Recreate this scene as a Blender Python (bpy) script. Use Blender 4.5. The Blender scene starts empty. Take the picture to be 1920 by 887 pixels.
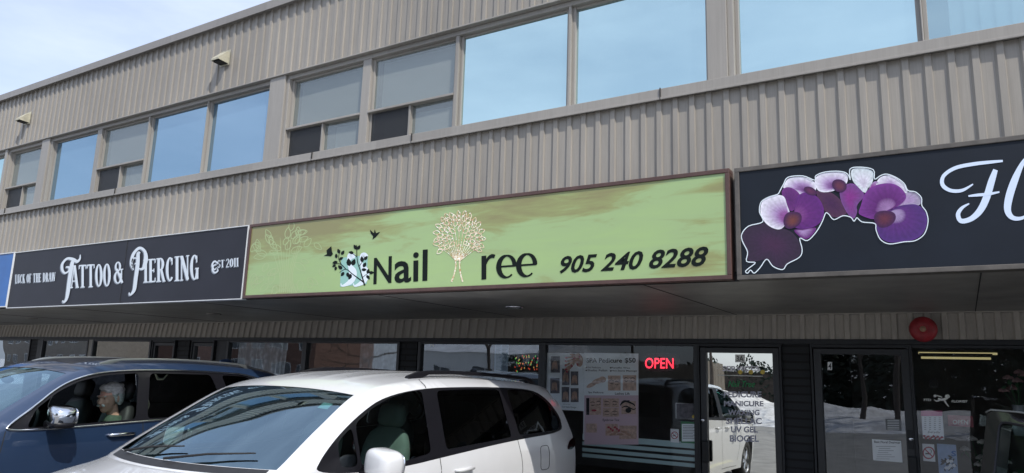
import bpy, bmesh, math, random
import numpy as np
from mathutils import Vector, Matrix, Euler
from mathutils.geometry import delaunay_2d_cdt
random.seed(7); rng = np.random.default_rng(7)
R = math.radians
C = bpy.context.scene.collection
SC = bpy.context.scene

# ------------------------------------------------------------------ camera, sky, sun, exposure
YAW, PITCH, ROLL, FPX, EYE = R(31.74), R(10.671), R(1.839), 1360.0, Vector((0, 0, 1.8))
_f = Vector((-math.sin(YAW)*math.cos(PITCH), math.cos(YAW)*math.cos(PITCH), math.sin(PITCH)))
_r = Vector((math.cos(YAW), math.sin(YAW), 0)); _u = _r.cross(_f)
RIGHT = _r*math.cos(ROLL) + _u*math.sin(ROLL); UP = -_r*math.sin(ROLL) + _u*math.cos(ROLL); FWD = _f
cam = bpy.data.objects.new('camera', bpy.data.cameras.new('camera')); C.objects.link(cam)
cam.matrix_world = Matrix(((RIGHT.x, UP.x, -FWD.x, EYE.x), (RIGHT.y, UP.y, -FWD.y, EYE.y), (RIGHT.z, UP.z, -FWD.z, EYE.z), (0, 0, 0, 1)))
cam.data.sensor_width = 36; cam.data.lens = FPX/1920*36; cam.data.clip_start = 0.05; cam.data.clip_end = 1000
SC.camera = cam
SUN = Vector((0.60, -0.38, 0.78)).normalized()
elev = math.asin(SUN.z)
W = bpy.data.worlds.new('World'); SC.world = W; W.use_nodes = True
wn, wl = W.node_tree.nodes, W.node_tree.links
wn.clear()
wo = wn.new('ShaderNodeOutputWorld'); bg = wn.new('ShaderNodeBackground'); sky = wn.new('ShaderNodeTexSky')
sky.sky_type = 'NISHITA'; sky.sun_disc = False; sky.sun_elevation = elev; sky.sun_rotation = math.atan2(SUN.x, SUN.y)
sky.air_density = 1.0; sky.dust_density = 1.6; sky.ozone_density = 1.5
tcw = wn.new('ShaderNodeTexCoord'); mp = wn.new('ShaderNodeMapping'); mp.inputs['Scale'].default_value = (1.2, 1.2, 4)
nz = wn.new('ShaderNodeTexNoise'); nz.inputs['Scale'].default_value = 2.0; nz.inputs['Detail'].default_value = 6; nz.inputs['Roughness'].default_value = .55
cr = wn.new('ShaderNodeValToRGB'); cr.color_ramp.elements[0].position = .40; cr.color_ramp.elements[0].color = (.50, .50, .50, 1); cr.color_ramp.elements[1].position = .68; cr.color_ramp.elements[1].color = (.85, .85, .85, 1)
mixs = wn.new('ShaderNodeMix'); mixs.data_type = 'RGBA'
mixs.inputs['B'].default_value = (5.1, 5.75, 7.2, 1)
wl.new(tcw.outputs['Generated'], mp.inputs['Vector']); wl.new(mp.outputs[0], nz.inputs['Vector']); wl.new(nz.outputs['Fac'], cr.inputs['Fac'])
wl.new(cr.outputs['Color'], mixs.inputs['Factor']); wl.new(sky.outputs[0], mixs.inputs['A']); wl.new(mixs.outputs['Result'], bg.inputs['Color'])
bg.inputs['Strength'].default_value = 0.15
wl.new(bg.outputs[0], wo.inputs['Surface'])
sun = bpy.data.objects.new('sun', bpy.data.lights.new('sun', 'SUN')); C.objects.link(sun)
sun.data.energy = 3.3; sun.data.angle = R(0.6); sun.data.color = (1.0, 0.95, 0.87)
sun.rotation_euler = SUN.to_track_quat('Z', 'Y').to_euler(); sun.location = (20, -15, 30)
SC.view_settings.view_transform = 'Standard'; SC.view_settings.look = 'None'; SC.view_settings.exposure = 0.30; SC.view_settings.gamma = 1
SC.render.engine = 'CYCLES'

# ------------------------------------------------------------------ helpers
def ray(px, py):
    return RIGHT*((px-960)/FPX) - UP*((py-443.5)/FPX) + FWD
def at(px, py, Y):                      # photo pixel -> point on the vertical plane at distance Y
    d = ray(px, py); return EYE + d*(Y/d.y)
def atz(px, py, z):
    d = ray(px, py); return EYE + d*((z-EYE.z)/d.z)
def worldloc(o):
    v = Vector((0, 0, 0))
    while o is not None: v += o.location; o = o.parent
    return v
def tag(o, label=None, cat=None, group=None, kind=None):
    if label: o['label'] = label
    if cat: o['category'] = cat
    if group: o['group'] = group
    if kind: o['kind'] = kind
    return o
def thing(name, label, cat, loc=(0, 0, 0), group=None, kind=None):
    o = bpy.data.objects.new(name, None); C.objects.link(o); o.location = loc; o.empty_display_size = .2
    return tag(o, label, cat, group, kind)
class MB:
    def __init__(s): s.v = []; s.f = []; s.c = []
    def add(s, vs, fs, col=None):
        n = len(s.v); s.v += [tuple(v) for v in vs]; s.f += [tuple(n+i for i in f) for f in fs]
        s.c += [col or (1, 1, 1, 1)]*len(vs); return s
    def box(s, x0, x1, y0, y1, z0, z1):
        return s.add([(x, y, z) for x in (x0, x1) for y in (y0, y1) for z in (z0, z1)],
            [(0, 1, 3, 2), (4, 6, 7, 5), (0, 4, 5, 1), (2, 3, 7, 6), (0, 2, 6, 4), (1, 5, 7, 3)])
    def tube(s, pts, r, n=8, caps=True):
        pts = [Vector(p) for p in pts]; rr = r if isinstance(r, (list, tuple)) else [r]*len(pts); rings = []
        up = Vector((0, 0, 1)); pv = None
        for i, p in enumerate(pts):
            t = (pts[min(i+1, len(pts)-1)]-pts[max(i-1, 0)])
            if t.length < 1e-9: t = Vector((0, 0, 1))
            t.normalize()
            a = (pv - t*pv.dot(t)) if pv is not None else t.cross(up if abs(t.z) < .9 else Vector((1, 0, 0)))
            if a.length < 1e-6: a = t.orthogonal()
            a.normalize(); pv = a; b = t.cross(a)
            rings.append([p + (a*math.cos(2*math.pi*k/n)+b*math.sin(2*math.pi*k/n))*rr[i] for k in range(n)])
        base = [v for r_ in rings for v in r_]
        fs = [(i*n+k, i*n+(k+1) % n, (i+1)*n+(k+1) % n, (i+1)*n+k) for i in range(len(pts)-1) for k in range(n)]
        if caps: fs += [tuple(range(n))[::-1], tuple((len(pts)-1)*n+k for k in range(n))]
        return s.add(base, fs)
    def lathe(s, prof, c, axis='X', n=32, a0=0.0, a1=2*math.pi):    # prof: (radius, offset along axis)
        vs = []; m = n if a1-a0 > 6.2 else n+1
        for i in range(m):
            a = a0+(a1-a0)*i/n
            for r_, h in prof:
                ca, sa = r_*math.cos(a), r_*math.sin(a)
                p = {'X': (h, ca, sa), 'Y': (ca, h, sa), 'Z': (ca, sa, h)}[axis]
                vs.append((c[0]+p[0], c[1]+p[1], c[2]+p[2]))
        k = len(prof); fs = []
        for i in range(n if m == n else n):
            j = (i+1) % m if m == n else i+1
            for q in range(k-1): fs.append((i*k+q, j*k+q, j*k+q+1, i*k+q+1))
        return s.add(vs, fs)
    def ell(s, c, r, n=16, m=10, rot=None, e=1.0):
        vs = []; fs = []
        f = lambda x: math.copysign(abs(x)**e, x)
        for i in range(m+1):
            th = math.pi*i/m
            for k in range(n):
                ph = 2*math.pi*k/n
                p = Vector((r[0]*f(math.sin(th))*f(math.cos(ph)), r[1]*f(math.sin(th))*f(math.sin(ph)), r[2]*f(math.cos(th))))
                if rot is not None: p = rot @ p
                vs.append(Vector(c)+p)
        for i in range(m):
            for k in range(n): fs.append((i*n+k, (i+1)*n+k, (i+1)*n+(k+1) % n, i*n+(k+1) % n))
        return s.add(vs, fs)
    def build(s, name, mat, parent=None, smooth=False, bevel=0, label=None, colors=False, auto=None):
        off = worldloc(parent) if parent else Vector((0, 0, 0))
        me = bpy.data.meshes.new(name); me.from_pydata([Vector(v)-off for v in s.v], [], s.f); me.validate(); 
        if colors:
            ca = me.color_attributes.new('Col', 'FLOAT_COLOR', 'POINT')
            ca.data.foreach_set('color', [x for c in s.c for x in c])
        if mat: me.materials.append(mat)
        o = bpy.data.objects.new(name, me); C.objects.link(o); o.parent = parent
        if smooth: me.polygons.foreach_set('use_smooth', [True]*len(me.polygons))
        if auto:
            bm = bmesh.new(); bm.from_mesh(me); bmesh.ops.remove_doubles(bm, verts=bm.verts, dist=1e-5); bmesh.ops.recalc_face_normals(bm, faces=bm.faces)
            for e in bm.edges:
                if len(e.link_faces) == 2 and e.calc_face_angle(0) > R(auto): e.smooth = False
            bm.to_mesh(me); bm.free(); me.polygons.foreach_set('use_smooth', [True]*len(me.polygons))
        if bevel:
            b = o.modifiers.new('bevel', 'BEVEL'); b.width = bevel; b.segments = 2; b.limit_method = 'ANGLE'
        if label: o['label'] = label
        me.update(); return o
def top(mb, name, label, cat, mat, loc=None, group=None, **k):      # a thing that is one mesh, origin at its base centre
    vs = np.array(mb.v); lo, hi = vs.min(0), vs.max(0)
    base = Vector(((lo[0]+hi[0])/2, (lo[1]+hi[1])/2, lo[2]))
    mb.v = [tuple(Vector(v)-base) for v in mb.v]
    o = mb.build(name, mat, None, **k); o.location = base
    return tag(o, label, cat, group)
def copy_tree(o, parent=None):
    c = o.copy(); C.objects.link(c)
    if parent: c.parent = parent
    for ch in [x for x in C.objects if x.parent == o]: copy_tree(ch, c)
    return c

# ------------------------------------------------------------------ materials
def newmat(name):
    m = bpy.data.materials.new(name); m.use_nodes = True; n = m.node_tree.nodes; l = m.node_tree.links
    return m, n, l, n['Principled BSDF']
def mat(name, col, rough=.6, metal=0, noise=0.0, nscale=8.0, stretch=(1, 1, 1), bump=0.0, spec=.5, coat=0.0, emit=None, es=0.0, nrough=.6, bscale=None):
    m, n, l, b = newmat(name)
    b.inputs['Base Color'].default_value = (*col, 1); b.inputs['Roughness'].default_value = rough; b.inputs['Metallic'].default_value = metal
    b.inputs['Specular IOR Level'].default_value = spec
    if coat: b.inputs['Coat Weight'].default_value = coat; b.inputs['Coat Roughness'].default_value = .04
    if emit: b.inputs['Emission Color'].default_value = (*emit, 1); b.inputs['Emission Strength'].default_value = es
    if noise or bump:
        tc = n.new('ShaderNodeTexCoord'); ma = n.new('ShaderNodeMapping'); ma.inputs['Scale'].default_value = stretch
        t = n.new('ShaderNodeTexNoise'); t.inputs['Scale'].default_value = nscale; t.inputs['Detail'].default_value = 7; t.inputs['Roughness'].default_value = nrough
        l.new(tc.outputs['Object'], ma.inputs['Vector']); l.new(ma.outputs[0], t.inputs['Vector'])
        if noise:
            r = n.new('ShaderNodeValToRGB'); r.color_ramp.elements[0].position = .3; r.color_ramp.elements[1].position = .72
            r.color_ramp.elements[0].color = (*[c*(1-noise) for c in col], 1); r.color_ramp.elements[1].color = (*[min(1, c*(1+noise*.7)) for c in col], 1)
            l.new(t.outputs['Fac'], r.inputs['Fac']); l.new(r.outputs['Color'], b.inputs['Base Color'])
        if bump:
            t2 = t
            if bscale: t2 = n.new('ShaderNodeTexNoise'); t2.inputs['Scale'].default_value = bscale; t2.inputs['Detail'].default_value = 4; l.new(ma.outputs[0], t2.inputs['Vector'])
            bp = n.new('ShaderNodeBump'); bp.inputs['Strength'].default_value = bump; bp.inputs['Distance'].default_value = .02
            l.new(t2.outputs['Fac'], bp.inputs['Height']); l.new(bp.outputs[0], b.inputs['Normal'])
    return m
def glass(name, refl=(.9, .95, 1), tint=(.5, .55, .6), f0=.12, f1=.9, rough=.0, power=1.0, wobble=.0, wscale=.7, body=None, bodyfac=0.0):
    # a coated pane: part mirror, part see-through, optionally part opaque film
    m, n, l, b = newmat(name); out = n['Material Output']; n.remove(b)
    g = n.new('ShaderNodeBsdfGlossy'); g.inputs['Color'].default_value = (*refl, 1); g.inputs['Roughness'].default_value = rough
    t = n.new('ShaderNodeBsdfTransparent'); t.inputs['Color'].default_value = (*tint, 1)
    fr = n.new('ShaderNodeFresnel'); fr.inputs['IOR'].default_value = 1.5
    mr = n.new('ShaderNodeMapRange'); mr.inputs['From Min'].default_value = 0.04; mr.inputs['To Min'].default_value = f0; mr.inputs['To Max'].default_value = f1
    l.new(fr.outputs[0], mr.inputs['Value'])
    mx = n.new('ShaderNodeMixShader'); l.new(mr.outputs[0], mx.inputs['Fac'])
    if body:
        d = n.new('ShaderNodeBsdfDiffuse'); d.inputs['Color'].default_value = (*body, 1); mb_ = n.new('ShaderNodeMixShader'); mb_.inputs['Fac'].default_value = bodyfac
        l.new(t.outputs[0], mb_.inputs[1]); l.new(d.outputs[0], mb_.inputs[2]); l.new(mb_.outputs[0], mx.inputs[1])
    else: l.new(t.outputs[0], mx.inputs[1])
    l.new(g.outputs[0], mx.inputs[2]); l.new(mx.outputs[0], out.inputs['Surface'])
    if wobble:
        tc = n.new('ShaderNodeTexCoord'); nzz = n.new('ShaderNodeTexNoise'); nzz.inputs['Scale'].default_value = wscale; nzz.inputs['Detail'].default_value = 1
        bp = n.new('ShaderNodeBump'); bp.inputs['Strength'].default_value = wobble; bp.inputs['Distance'].default_value = .1
        l.new(tc.outputs['Object'], nzz.inputs['Vector']); l.new(nzz.outputs['Fac'], bp.inputs['Height']); l.new(bp.outputs[0], g.inputs['Normal'])
    return m
def vcol(name, rough=.5, gain=1.0):
    m, n, l, b = newmat(name); a = n.new('ShaderNodeAttribute'); a.attribute_name = 'Col'
    t = n.new('ShaderNodeTexNoise'); t.inputs['Scale'].default_value = 45; t.inputs['Detail'].default_value = 5; tc = n.new('ShaderNodeTexCoord'); l.new(tc.outputs['Object'], t.inputs['Vector'])
    mx = n.new('ShaderNodeMix'); mx.data_type = 'RGBA'; mx.blend_type = 'MULTIPLY'; mx.inputs['Factor'].default_value = .3
    r = n.new('ShaderNodeValToRGB'); r.color_ramp.elements[0].position = .35; r.color_ramp.elements[0].color = (.45, .45, .45, 1); r.color_ramp.elements[1].position = .6
    l.new(t.outputs['Fac'], r.inputs['Fac']); l.new(a.outputs['Color'], mx.inputs['A']); l.new(r.outputs['Color'], mx.inputs['B']); l.new(mx.outputs['Result'], b.inputs['Base Color'])
    b.inputs['Roughness'].default_value = rough; return m
def cladding(name, base, dirt=.25):
    m, n, l, b = newmat(name)
    tc = n.new('ShaderNodeTexCoord'); ma = n.new('ShaderNodeMapping'); ma.inputs['Scale'].default_value = (9, 9, .8)
    t = n.new('ShaderNodeTexNoise'); t.inputs['Scale'].default_value = 2.2; t.inputs['Detail'].default_value = 8; t.inputs['Roughness'].default_value = .65
    t2 = n.new('ShaderNodeTexNoise'); t2.inputs['Scale'].default_value = .45; t2.inputs['Detail'].default_value = 4
    ma3 = n.new('ShaderNodeMapping'); ma3.inputs['Scale'].default_value = (60, 60, .6); t3 = n.new('ShaderNodeTexNoise'); t3.inputs['Scale'].default_value = 2.5; t3.inputs['Detail'].default_value = 2
    for a, c in ((ma, t), (ma3, t3)): l.new(tc.outputs['Object'], a.inputs['Vector']); l.new(a.outputs[0], c.inputs['Vector'])
    l.new(tc.outputs['Object'], t2.inputs['Vector'])
    ad = n.new('ShaderNodeMath'); ad.operation = 'ADD'; ad2 = n.new('ShaderNodeMath'); ad2.operation = 'MULTIPLY_ADD'; ad2.inputs[1].default_value = .6
    l.new(t.outputs['Fac'], ad.inputs[0]); l.new(t2.outputs['Fac'], ad.inputs[1]); l.new(t3.outputs['Fac'], ad2.inputs[0]); l.new(ad.outputs[0], ad2.inputs[2])
    r = n.new('ShaderNodeValToRGB'); mrr = n.new('ShaderNodeMapRange'); mrr.inputs['From Min'].default_value = .9; mrr.inputs['From Max'].default_value = 1.7; l.new(ad2.outputs[0], mrr.inputs['Value'])
    r.color_ramp.elements[0].color = (*[c*(1-dirt) for c in base], 1); r.color_ramp.elements[1].color = (*[c*(1+dirt*.35) for c in base], 1)
    sp = n.new('ShaderNodeSeparateXYZ'); l.new(tc.outputs['Object'], sp.inputs[0]); dv = n.new('ShaderNodeMath'); dv.operation = 'DIVIDE'; dv.inputs[1].default_value = .975
    fl = n.new('ShaderNodeMath'); fl.operation = 'FLOOR'; wn_ = n.new('ShaderNodeTexWhiteNoise'); wn_.noise_dimensions = '1D'; l.new(sp.outputs['X'], dv.inputs[0]); l.new(dv.outputs[0], fl.inputs[0]); l.new(fl.outputs[0], wn_.inputs['W'])
    mv = n.new('ShaderNodeMapRange'); mv.inputs['To Min'].default_value = .90; mv.inputs['To Max'].default_value = 1.04; l.new(wn_.outputs['Value'], mv.inputs['Value'])
    hs_ = n.new('ShaderNodeHueSaturation'); l.new(mv.outputs[0], hs_.inputs['Value']); l.new(mrr.outputs[0], r.inputs['Fac']); l.new(r.outputs['Color'], hs_.inputs['Color']); l.new(hs_.outputs['Color'], b.inputs['Base Color'])
    b.inputs['Roughness'].default_value = .42; b.inputs['Specular IOR Level'].default_value = .4
    return m
M = {}
M['clad'] = cladding('clad', (.300, .278, .246))
M['trim'] = cladding('trim', (.295, .278, .254), .18)
M['clad_low'] = cladding('clad_low', (.47, .435, .385), .3)
M['coping'] = cladding('coping', (.25, .235, .22), .12)
M['soffit'] = mat('soffit', (.25, .24, .225), .45, noise=.3, nscale=2.5, spec=.4, bump=.08)
M['seam'] = mat('seam', (.02, .02, .02), .8)
M['black_paint'] = mat('black_paint', (.014, .016, .019), .42, noise=.25, nscale=20, bump=.05, spec=.35)
M['charcoal'] = mat('charcoal', (.022, .025, .030), .5, noise=.2, nscale=20, spec=.4)
M['dark_frame'] = mat('dark_frame', (.018, .021, .026), .38, noise=.15, nscale=20)
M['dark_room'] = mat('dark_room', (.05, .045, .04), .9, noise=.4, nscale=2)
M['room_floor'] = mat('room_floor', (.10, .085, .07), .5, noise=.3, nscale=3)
M['glass_up'] = glass('glass_up', (.62, .80, .80), (.05, .07, .08), .82, .98, wobble=.035, wscale=.8, body=(.16, .24, .28), bodyfac=.85)
M['glass_up2'] = glass('glass_up2', (.40, .55, .66), (.05, .07, .08), .66, .98, wobble=.06, wscale=.9, body=(.12, .20, .28), bodyfac=.85)
M['glass_grey'] = glass('glass_grey', (.85, .9, .9), (.82, .86, .86), .14, .9, wobble=.03, body=(.25, .28, .27), bodyfac=.6)
M['glass_blind'] = glass('glass_blind', (.72, .93, .94), (.8, .92, .95), .52, .95)
M['glass_shop'] = glass('glass_shop', (.85, .92, .97), (.94, .96, .97), .15, .95, wobble=.05, wscale=1.2)
M['glass_shop2'] = glass('glass_shop2', (.85, .92, .97), (.85, .88, .90), .32, .95, wobble=.07, wscale=1.0)
M['glass_mirror'] = glass('glass_mirror', (.92, .93, .88), (.3, .3, .3), .80, .98, wobble=.04, wscale=1.1)
M['glass_door'] = glass('glass_door', (.8, .85, .9), (.92, .94, .95), .17, .95, wobble=.04, wscale=1.1)
M['screen'] = mat('screen', (.03, .03, .035), .7)
M['blind_grey'] = mat('blind_grey', (.50, .54, .52), .8, noise=.06, nscale=2)
M['blind_mauve'] = mat('blind_mauve', (.38, .37, .42), .8, noise=.06, nscale=2)
M['blind_light'] = mat('blind_light', (.62, .68, .68), .8, noise=.06, nscale=2)
M['blind_slat'] = mat('blind_slat', (.70, .80, .80), .7)
M['car_white'] = mat('car_white', (.65, .66, .68), .22, coat=.9, spec=.5, noise=.03, nscale=3)
M['car_blue'] = mat('car_blue', (.020, .042, .095), .28, metal=.3, coat=1.0, noise=.06, nscale=3)
M['car_black'] = mat('car_black', (.006, .006, .007), .25, coat=1.0, noise=.05, nscale=3)
M['lining'] = mat('lining', (.02, .021, .022), .9)
M['cloth_grey'] = mat('cloth_grey', (.22, .26, .24), .75, noise=.1, nscale=20)
M['seat_black'] = mat('seat_black', (.02, .02, .022), .6, noise=.2, nscale=20)
M['gloss_black'] = mat('gloss_black', (.009, .009, .012), .35, spec=.25, noise=.1, nscale=30)
M['rubber'] = mat('rubber', (.015, .015, .016), .8, noise=.2, nscale=30, bump=.2)
M['chrome'] = mat('chrome', (.72, .74, .78), .12, metal=1)
M['alloy'] = mat('alloy', (.5, .51, .53), .3, metal=.9)
M['silver_rail'] = mat('silver_rail', (.26, .28, .29), .35, metal=.8)
M['g_ws'] = glass('g_ws', (.66, .88, 1), (.42, .58, .60), .30, 1.0)
M['g_side'] = glass('g_side', (.85, .95, 1), (.60, .74, .70), .05, .9)
M['g_open'] = glass('g_open', (.7, .8, .8), (.70, .84, .80), .0, .5)
M['g_tint'] = glass('g_tint', (.8, .85, .9), (.035, .038, .045), .045, .8)
M['lamp_red'] = mat('lamp_red', (.025, .006, .008), .1, coat=1)
M['lamp_clear'] = mat('lamp_clear', (.5, .52, .55), .08, coat=1)
M['asphalt'] = mat('asphalt', (.20, .197, .19), .85, noise=.35, nscale=2.0, bump=.3, bscale=60)
M['concrete'] = mat('concrete', (.48, .47, .45), .85, noise=.2, nscale=3, bump=.2, bscale=40)
M['snow_dirty'] = mat('snow_dirty', (.55, .55, .56), .8, noise=.55, nscale=2.2, bump=.8, bscale=4, nrough=.75)
M['snow'] = mat('snow', (.72, .74, .78), .75, noise=.28, nscale=1.4, bump=.6, bscale=3)
M['line_paint'] = mat('line_paint', (.65, .62, .3), .7, noise=.3, nscale=6)
M['needles'] = mat('needles', (.02, .034, .02), .8, noise=.5, nscale=3)
M['bark'] = mat('bark', (.07, .055, .045), .9, noise=.4, nscale=8)
M['plank'] = mat('plank', (.30, .25, .19), .8, noise=.3, nscale=4, stretch=(8, 8, .5))
def brickmat(name, c1, c2, mortar, sx=1.0):
    m, n, l, b = newmat(name); tc = n.new('ShaderNodeTexCoord'); ma = n.new('ShaderNodeMapping'); ma.inputs['Rotation'].default_value = (R(90), 0, 0)
    br = n.new('ShaderNodeTexBrick'); br.inputs['Scale'].default_value = sx; br.inputs['Brick Width'].default_value = .22; br.inputs['Row Height'].default_value = .075; br.inputs['Mortar Size'].default_value = .008
    br.inputs['Color1'].default_value = (*c1, 1); br.inputs['Color2'].default_value = (*c2, 1); br.inputs['Mortar'].default_value = (*mortar, 1)
    l.new(tc.outputs['Object'], ma.inputs['Vector']); l.new(ma.outputs[0], br.inputs['Vector']); l.new(br.outputs['Color'], b.inputs['Base Color'])
    bp = n.new('ShaderNodeBump'); bp.inputs['Strength'].default_value = .7; bp.inputs['Distance'].default_value = .012; bp.invert = True
    l.new(br.outputs['Fac'], bp.inputs['Height']); l.new(bp.outputs[0], b.inputs['Normal']); b.inputs['Roughness'].default_value = .75
    return m
M['brick_red'] = mat('brick_red', (.17, .095, .07), .85, noise=.3, nscale=3)
M['brick_tan'] = mat('brick_tan', (.25, .215, .18), .85, noise=.25, nscale=3)
M['white_trim'] = mat('white_trim', (.7, .7, .68), .6)
M['window_dark'] = mat('window_dark', (.06, .07, .08), .15)
M['roof_grey'] = mat('roof_grey', (.12, .11, .10), .9, noise=.3, nscale=2)

# ------------------------------------------------------------------ setting
def sheet(name, x0, x1, y0, y1, z, m, n=1):
    mb = MB(); mb.add([(x0, y0, z), (x1, y0, z), (x1, y1, z), (x0, y1, z)], [(0, 1, 2, 3)])
    o = mb.build(name, m); o['kind'] = 'structure'; return o
sheet('ground', -400, 400, -400, 400, -.02, M['snow'])
sheet('parking_lot', -60, 45, -12.5, 6.95, 0, M['asphalt'])
sheet('road', -200, 200, -33, -25, 0.0, M['asphalt'])
mb = MB().box(-40, 30, 6.9, 8.72, -.02, .13); o = mb.build('sidewalk', M['concrete'], bevel=.015); o['kind'] = 'structure'
mb = MB()
for x in (-12.8, -10.1, -6.9, -3.0 + .1, .45 - .1, 3.3): mb.box(x-.05, x+.05, 1.4, 6.8, -.0, .004)
o = mb.build('parking_lines', M['line_paint']); o['kind'] = 'structure'
# ploughed snow bank behind the lot
def snowbank():
    mb = MB(); nx, ny = 220, 18; vs = []
    ph = rng.uniform(0, 6.28, 12); fr = rng.uniform(.15, 2.6, 12)
    for j in range(ny+1):
        t = j/ny; y = -12.0-9.0*t
        for i in range(nx+1):
            x = -60+105*i/nx
            prof = math.sin(min(1, t*1.7)*math.pi/2) * (1-max(0, (t-.75)/.25)**2)
            h = .85+.25*math.sin(x*.21+ph[0])+.12*sum(math.sin(x*fr[k]*1.7+y*fr[-k]+ph[k]) for k in range(8))/2.2 + rng.normal(0, .05)
            if -3.5 < x < 3 and False: h *= .5
            vs.append((x+rng.normal(0, .08), y+rng.normal(0, .08), max(-.03, prof*h-.02)))
    mb.add(vs, [(j*(nx+1)+i, j*(nx+1)+i+1, (j+1)*(nx+1)+i+1, (j+1)*(nx+1)+i) for j in range(ny) for i in range(nx)])
    o = mb.build('snow_bank', M['snow_dirty'], smooth=True); o['kind'] = 'structure'
snowbank()

# ------------------------------------------------------------------ the plaza building
B = thing('plaza_building', 'two storey plaza clad in beige ribbed metal above black framed shopfronts', 'building', (-9, 8.7, 0))
FY = 5.5            # face of the upper storey (it overhangs the shopfronts)
SY = 8.7            # shopfront plane
def ribs(x0, x1, z0, z1, y, pitch, ribw, sl, depth, ytop=None):
    """ribbed sheet metal: narrow raised ribs, wide recessed pans; y = rib face at the bottom, ytop at the top"""
    ytop = y if ytop is None else ytop
    prof = []; x = x0
    while x < x1:
        prof += [(x, 0), (x+ribw, 0), (x+ribw+sl, depth), (x+pitch-.016, depth)]
        pan = pitch-ribw-2*sl   # two shallow stiffening beads in the pan
        x += pitch
    prof.append((x, 0)); mb = MB(); vs = []
    for (px, d) in prof: vs += [(px, y+d, z0), (px, ytop+d, z1)]
    mb.add(vs, [(2*i, 2*i+2, 2*i+3, 2*i+1) for i in range(len(prof)-1)]); return mb
XL, XR = -31.0, 6.4
ribs(XL, XR, 5.235, 6.15, FY, .1393, .040, .006, .017).build('upper_cladding', M['clad'], B)
ribs(XL, XR, 2.60, 4.075, FY, .1393, .040, .006, .017).build('middle_cladding', M['clad'], B)
ribs(XL, XR, 2.275, 2.545, SY-.10, .152, .043, .012, .030, SY-.065).build('lower_cladding', M['clad_low'], B)
mb = MB(); mb.box(XL, XR, FY-.055, FY+.30, 6.147, 6.235); mb.box(XL, XR, FY-.062, FY-.055, 6.128, 6.24); mb.build('coping', M['coping'], B, bevel=.006)
MB().box(XL, XR, FY+.06, 16.5, 2.62, 4.05).build('floor_slab', M['seam'], B)
mb = MB(); mb.box(XL, XR, FY+.31, 16.5, 6.0, 6.18); mb.build('roof', M['roof_grey'], B)
mb = MB(); mb.box(XL, XR, 16.5, 16.7, 0, 6.18); mb.box(XL-.2, XL, FY, 16.7, 2.5, 6.18); mb.box(XL-.2, XL, SY, 16.7, 0, 2.5); mb.box(XR, XR+.2, FY, 16.7, 2.5, 6.18); mb.box(XR, XR+.2, SY, 16.7, 0, 2.5); mb.build('wall', M['clad_low'], B)
# sill flashing with drip edge, header over the windows
mb = MB(); mb.box(XL, XR, FY-.03, FY+.10, 4.078, 4.165); mb.box(XL, XR, FY-.042, FY-.03, 4.064, 4.085); mb.build('sill_flashing', M['trim'], B, bevel=.004)
mb = MB(); mb.box(XL, XR, FY-.014, FY+.05, 5.222, 5.238); mb.box(XL, XR, FY+.045, FY+.20, 5.172, 5.2205); mb.build('window_header', M['trim'], B, bevel=.003)
for x in (-9.92, -6.05, -4.62, -1.98, -13.05): MB().box(x-.003, x+.003, FY-.0435, FY-.028, 4.063, 4.168).build('flashing_joint', M['seam'], B)
# upper wall behind the windows
MB().box(XL, XR, FY+.9, FY+.95, 4.05, 6.0).build('upper_room_wall', M['dark_room'], B)
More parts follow.
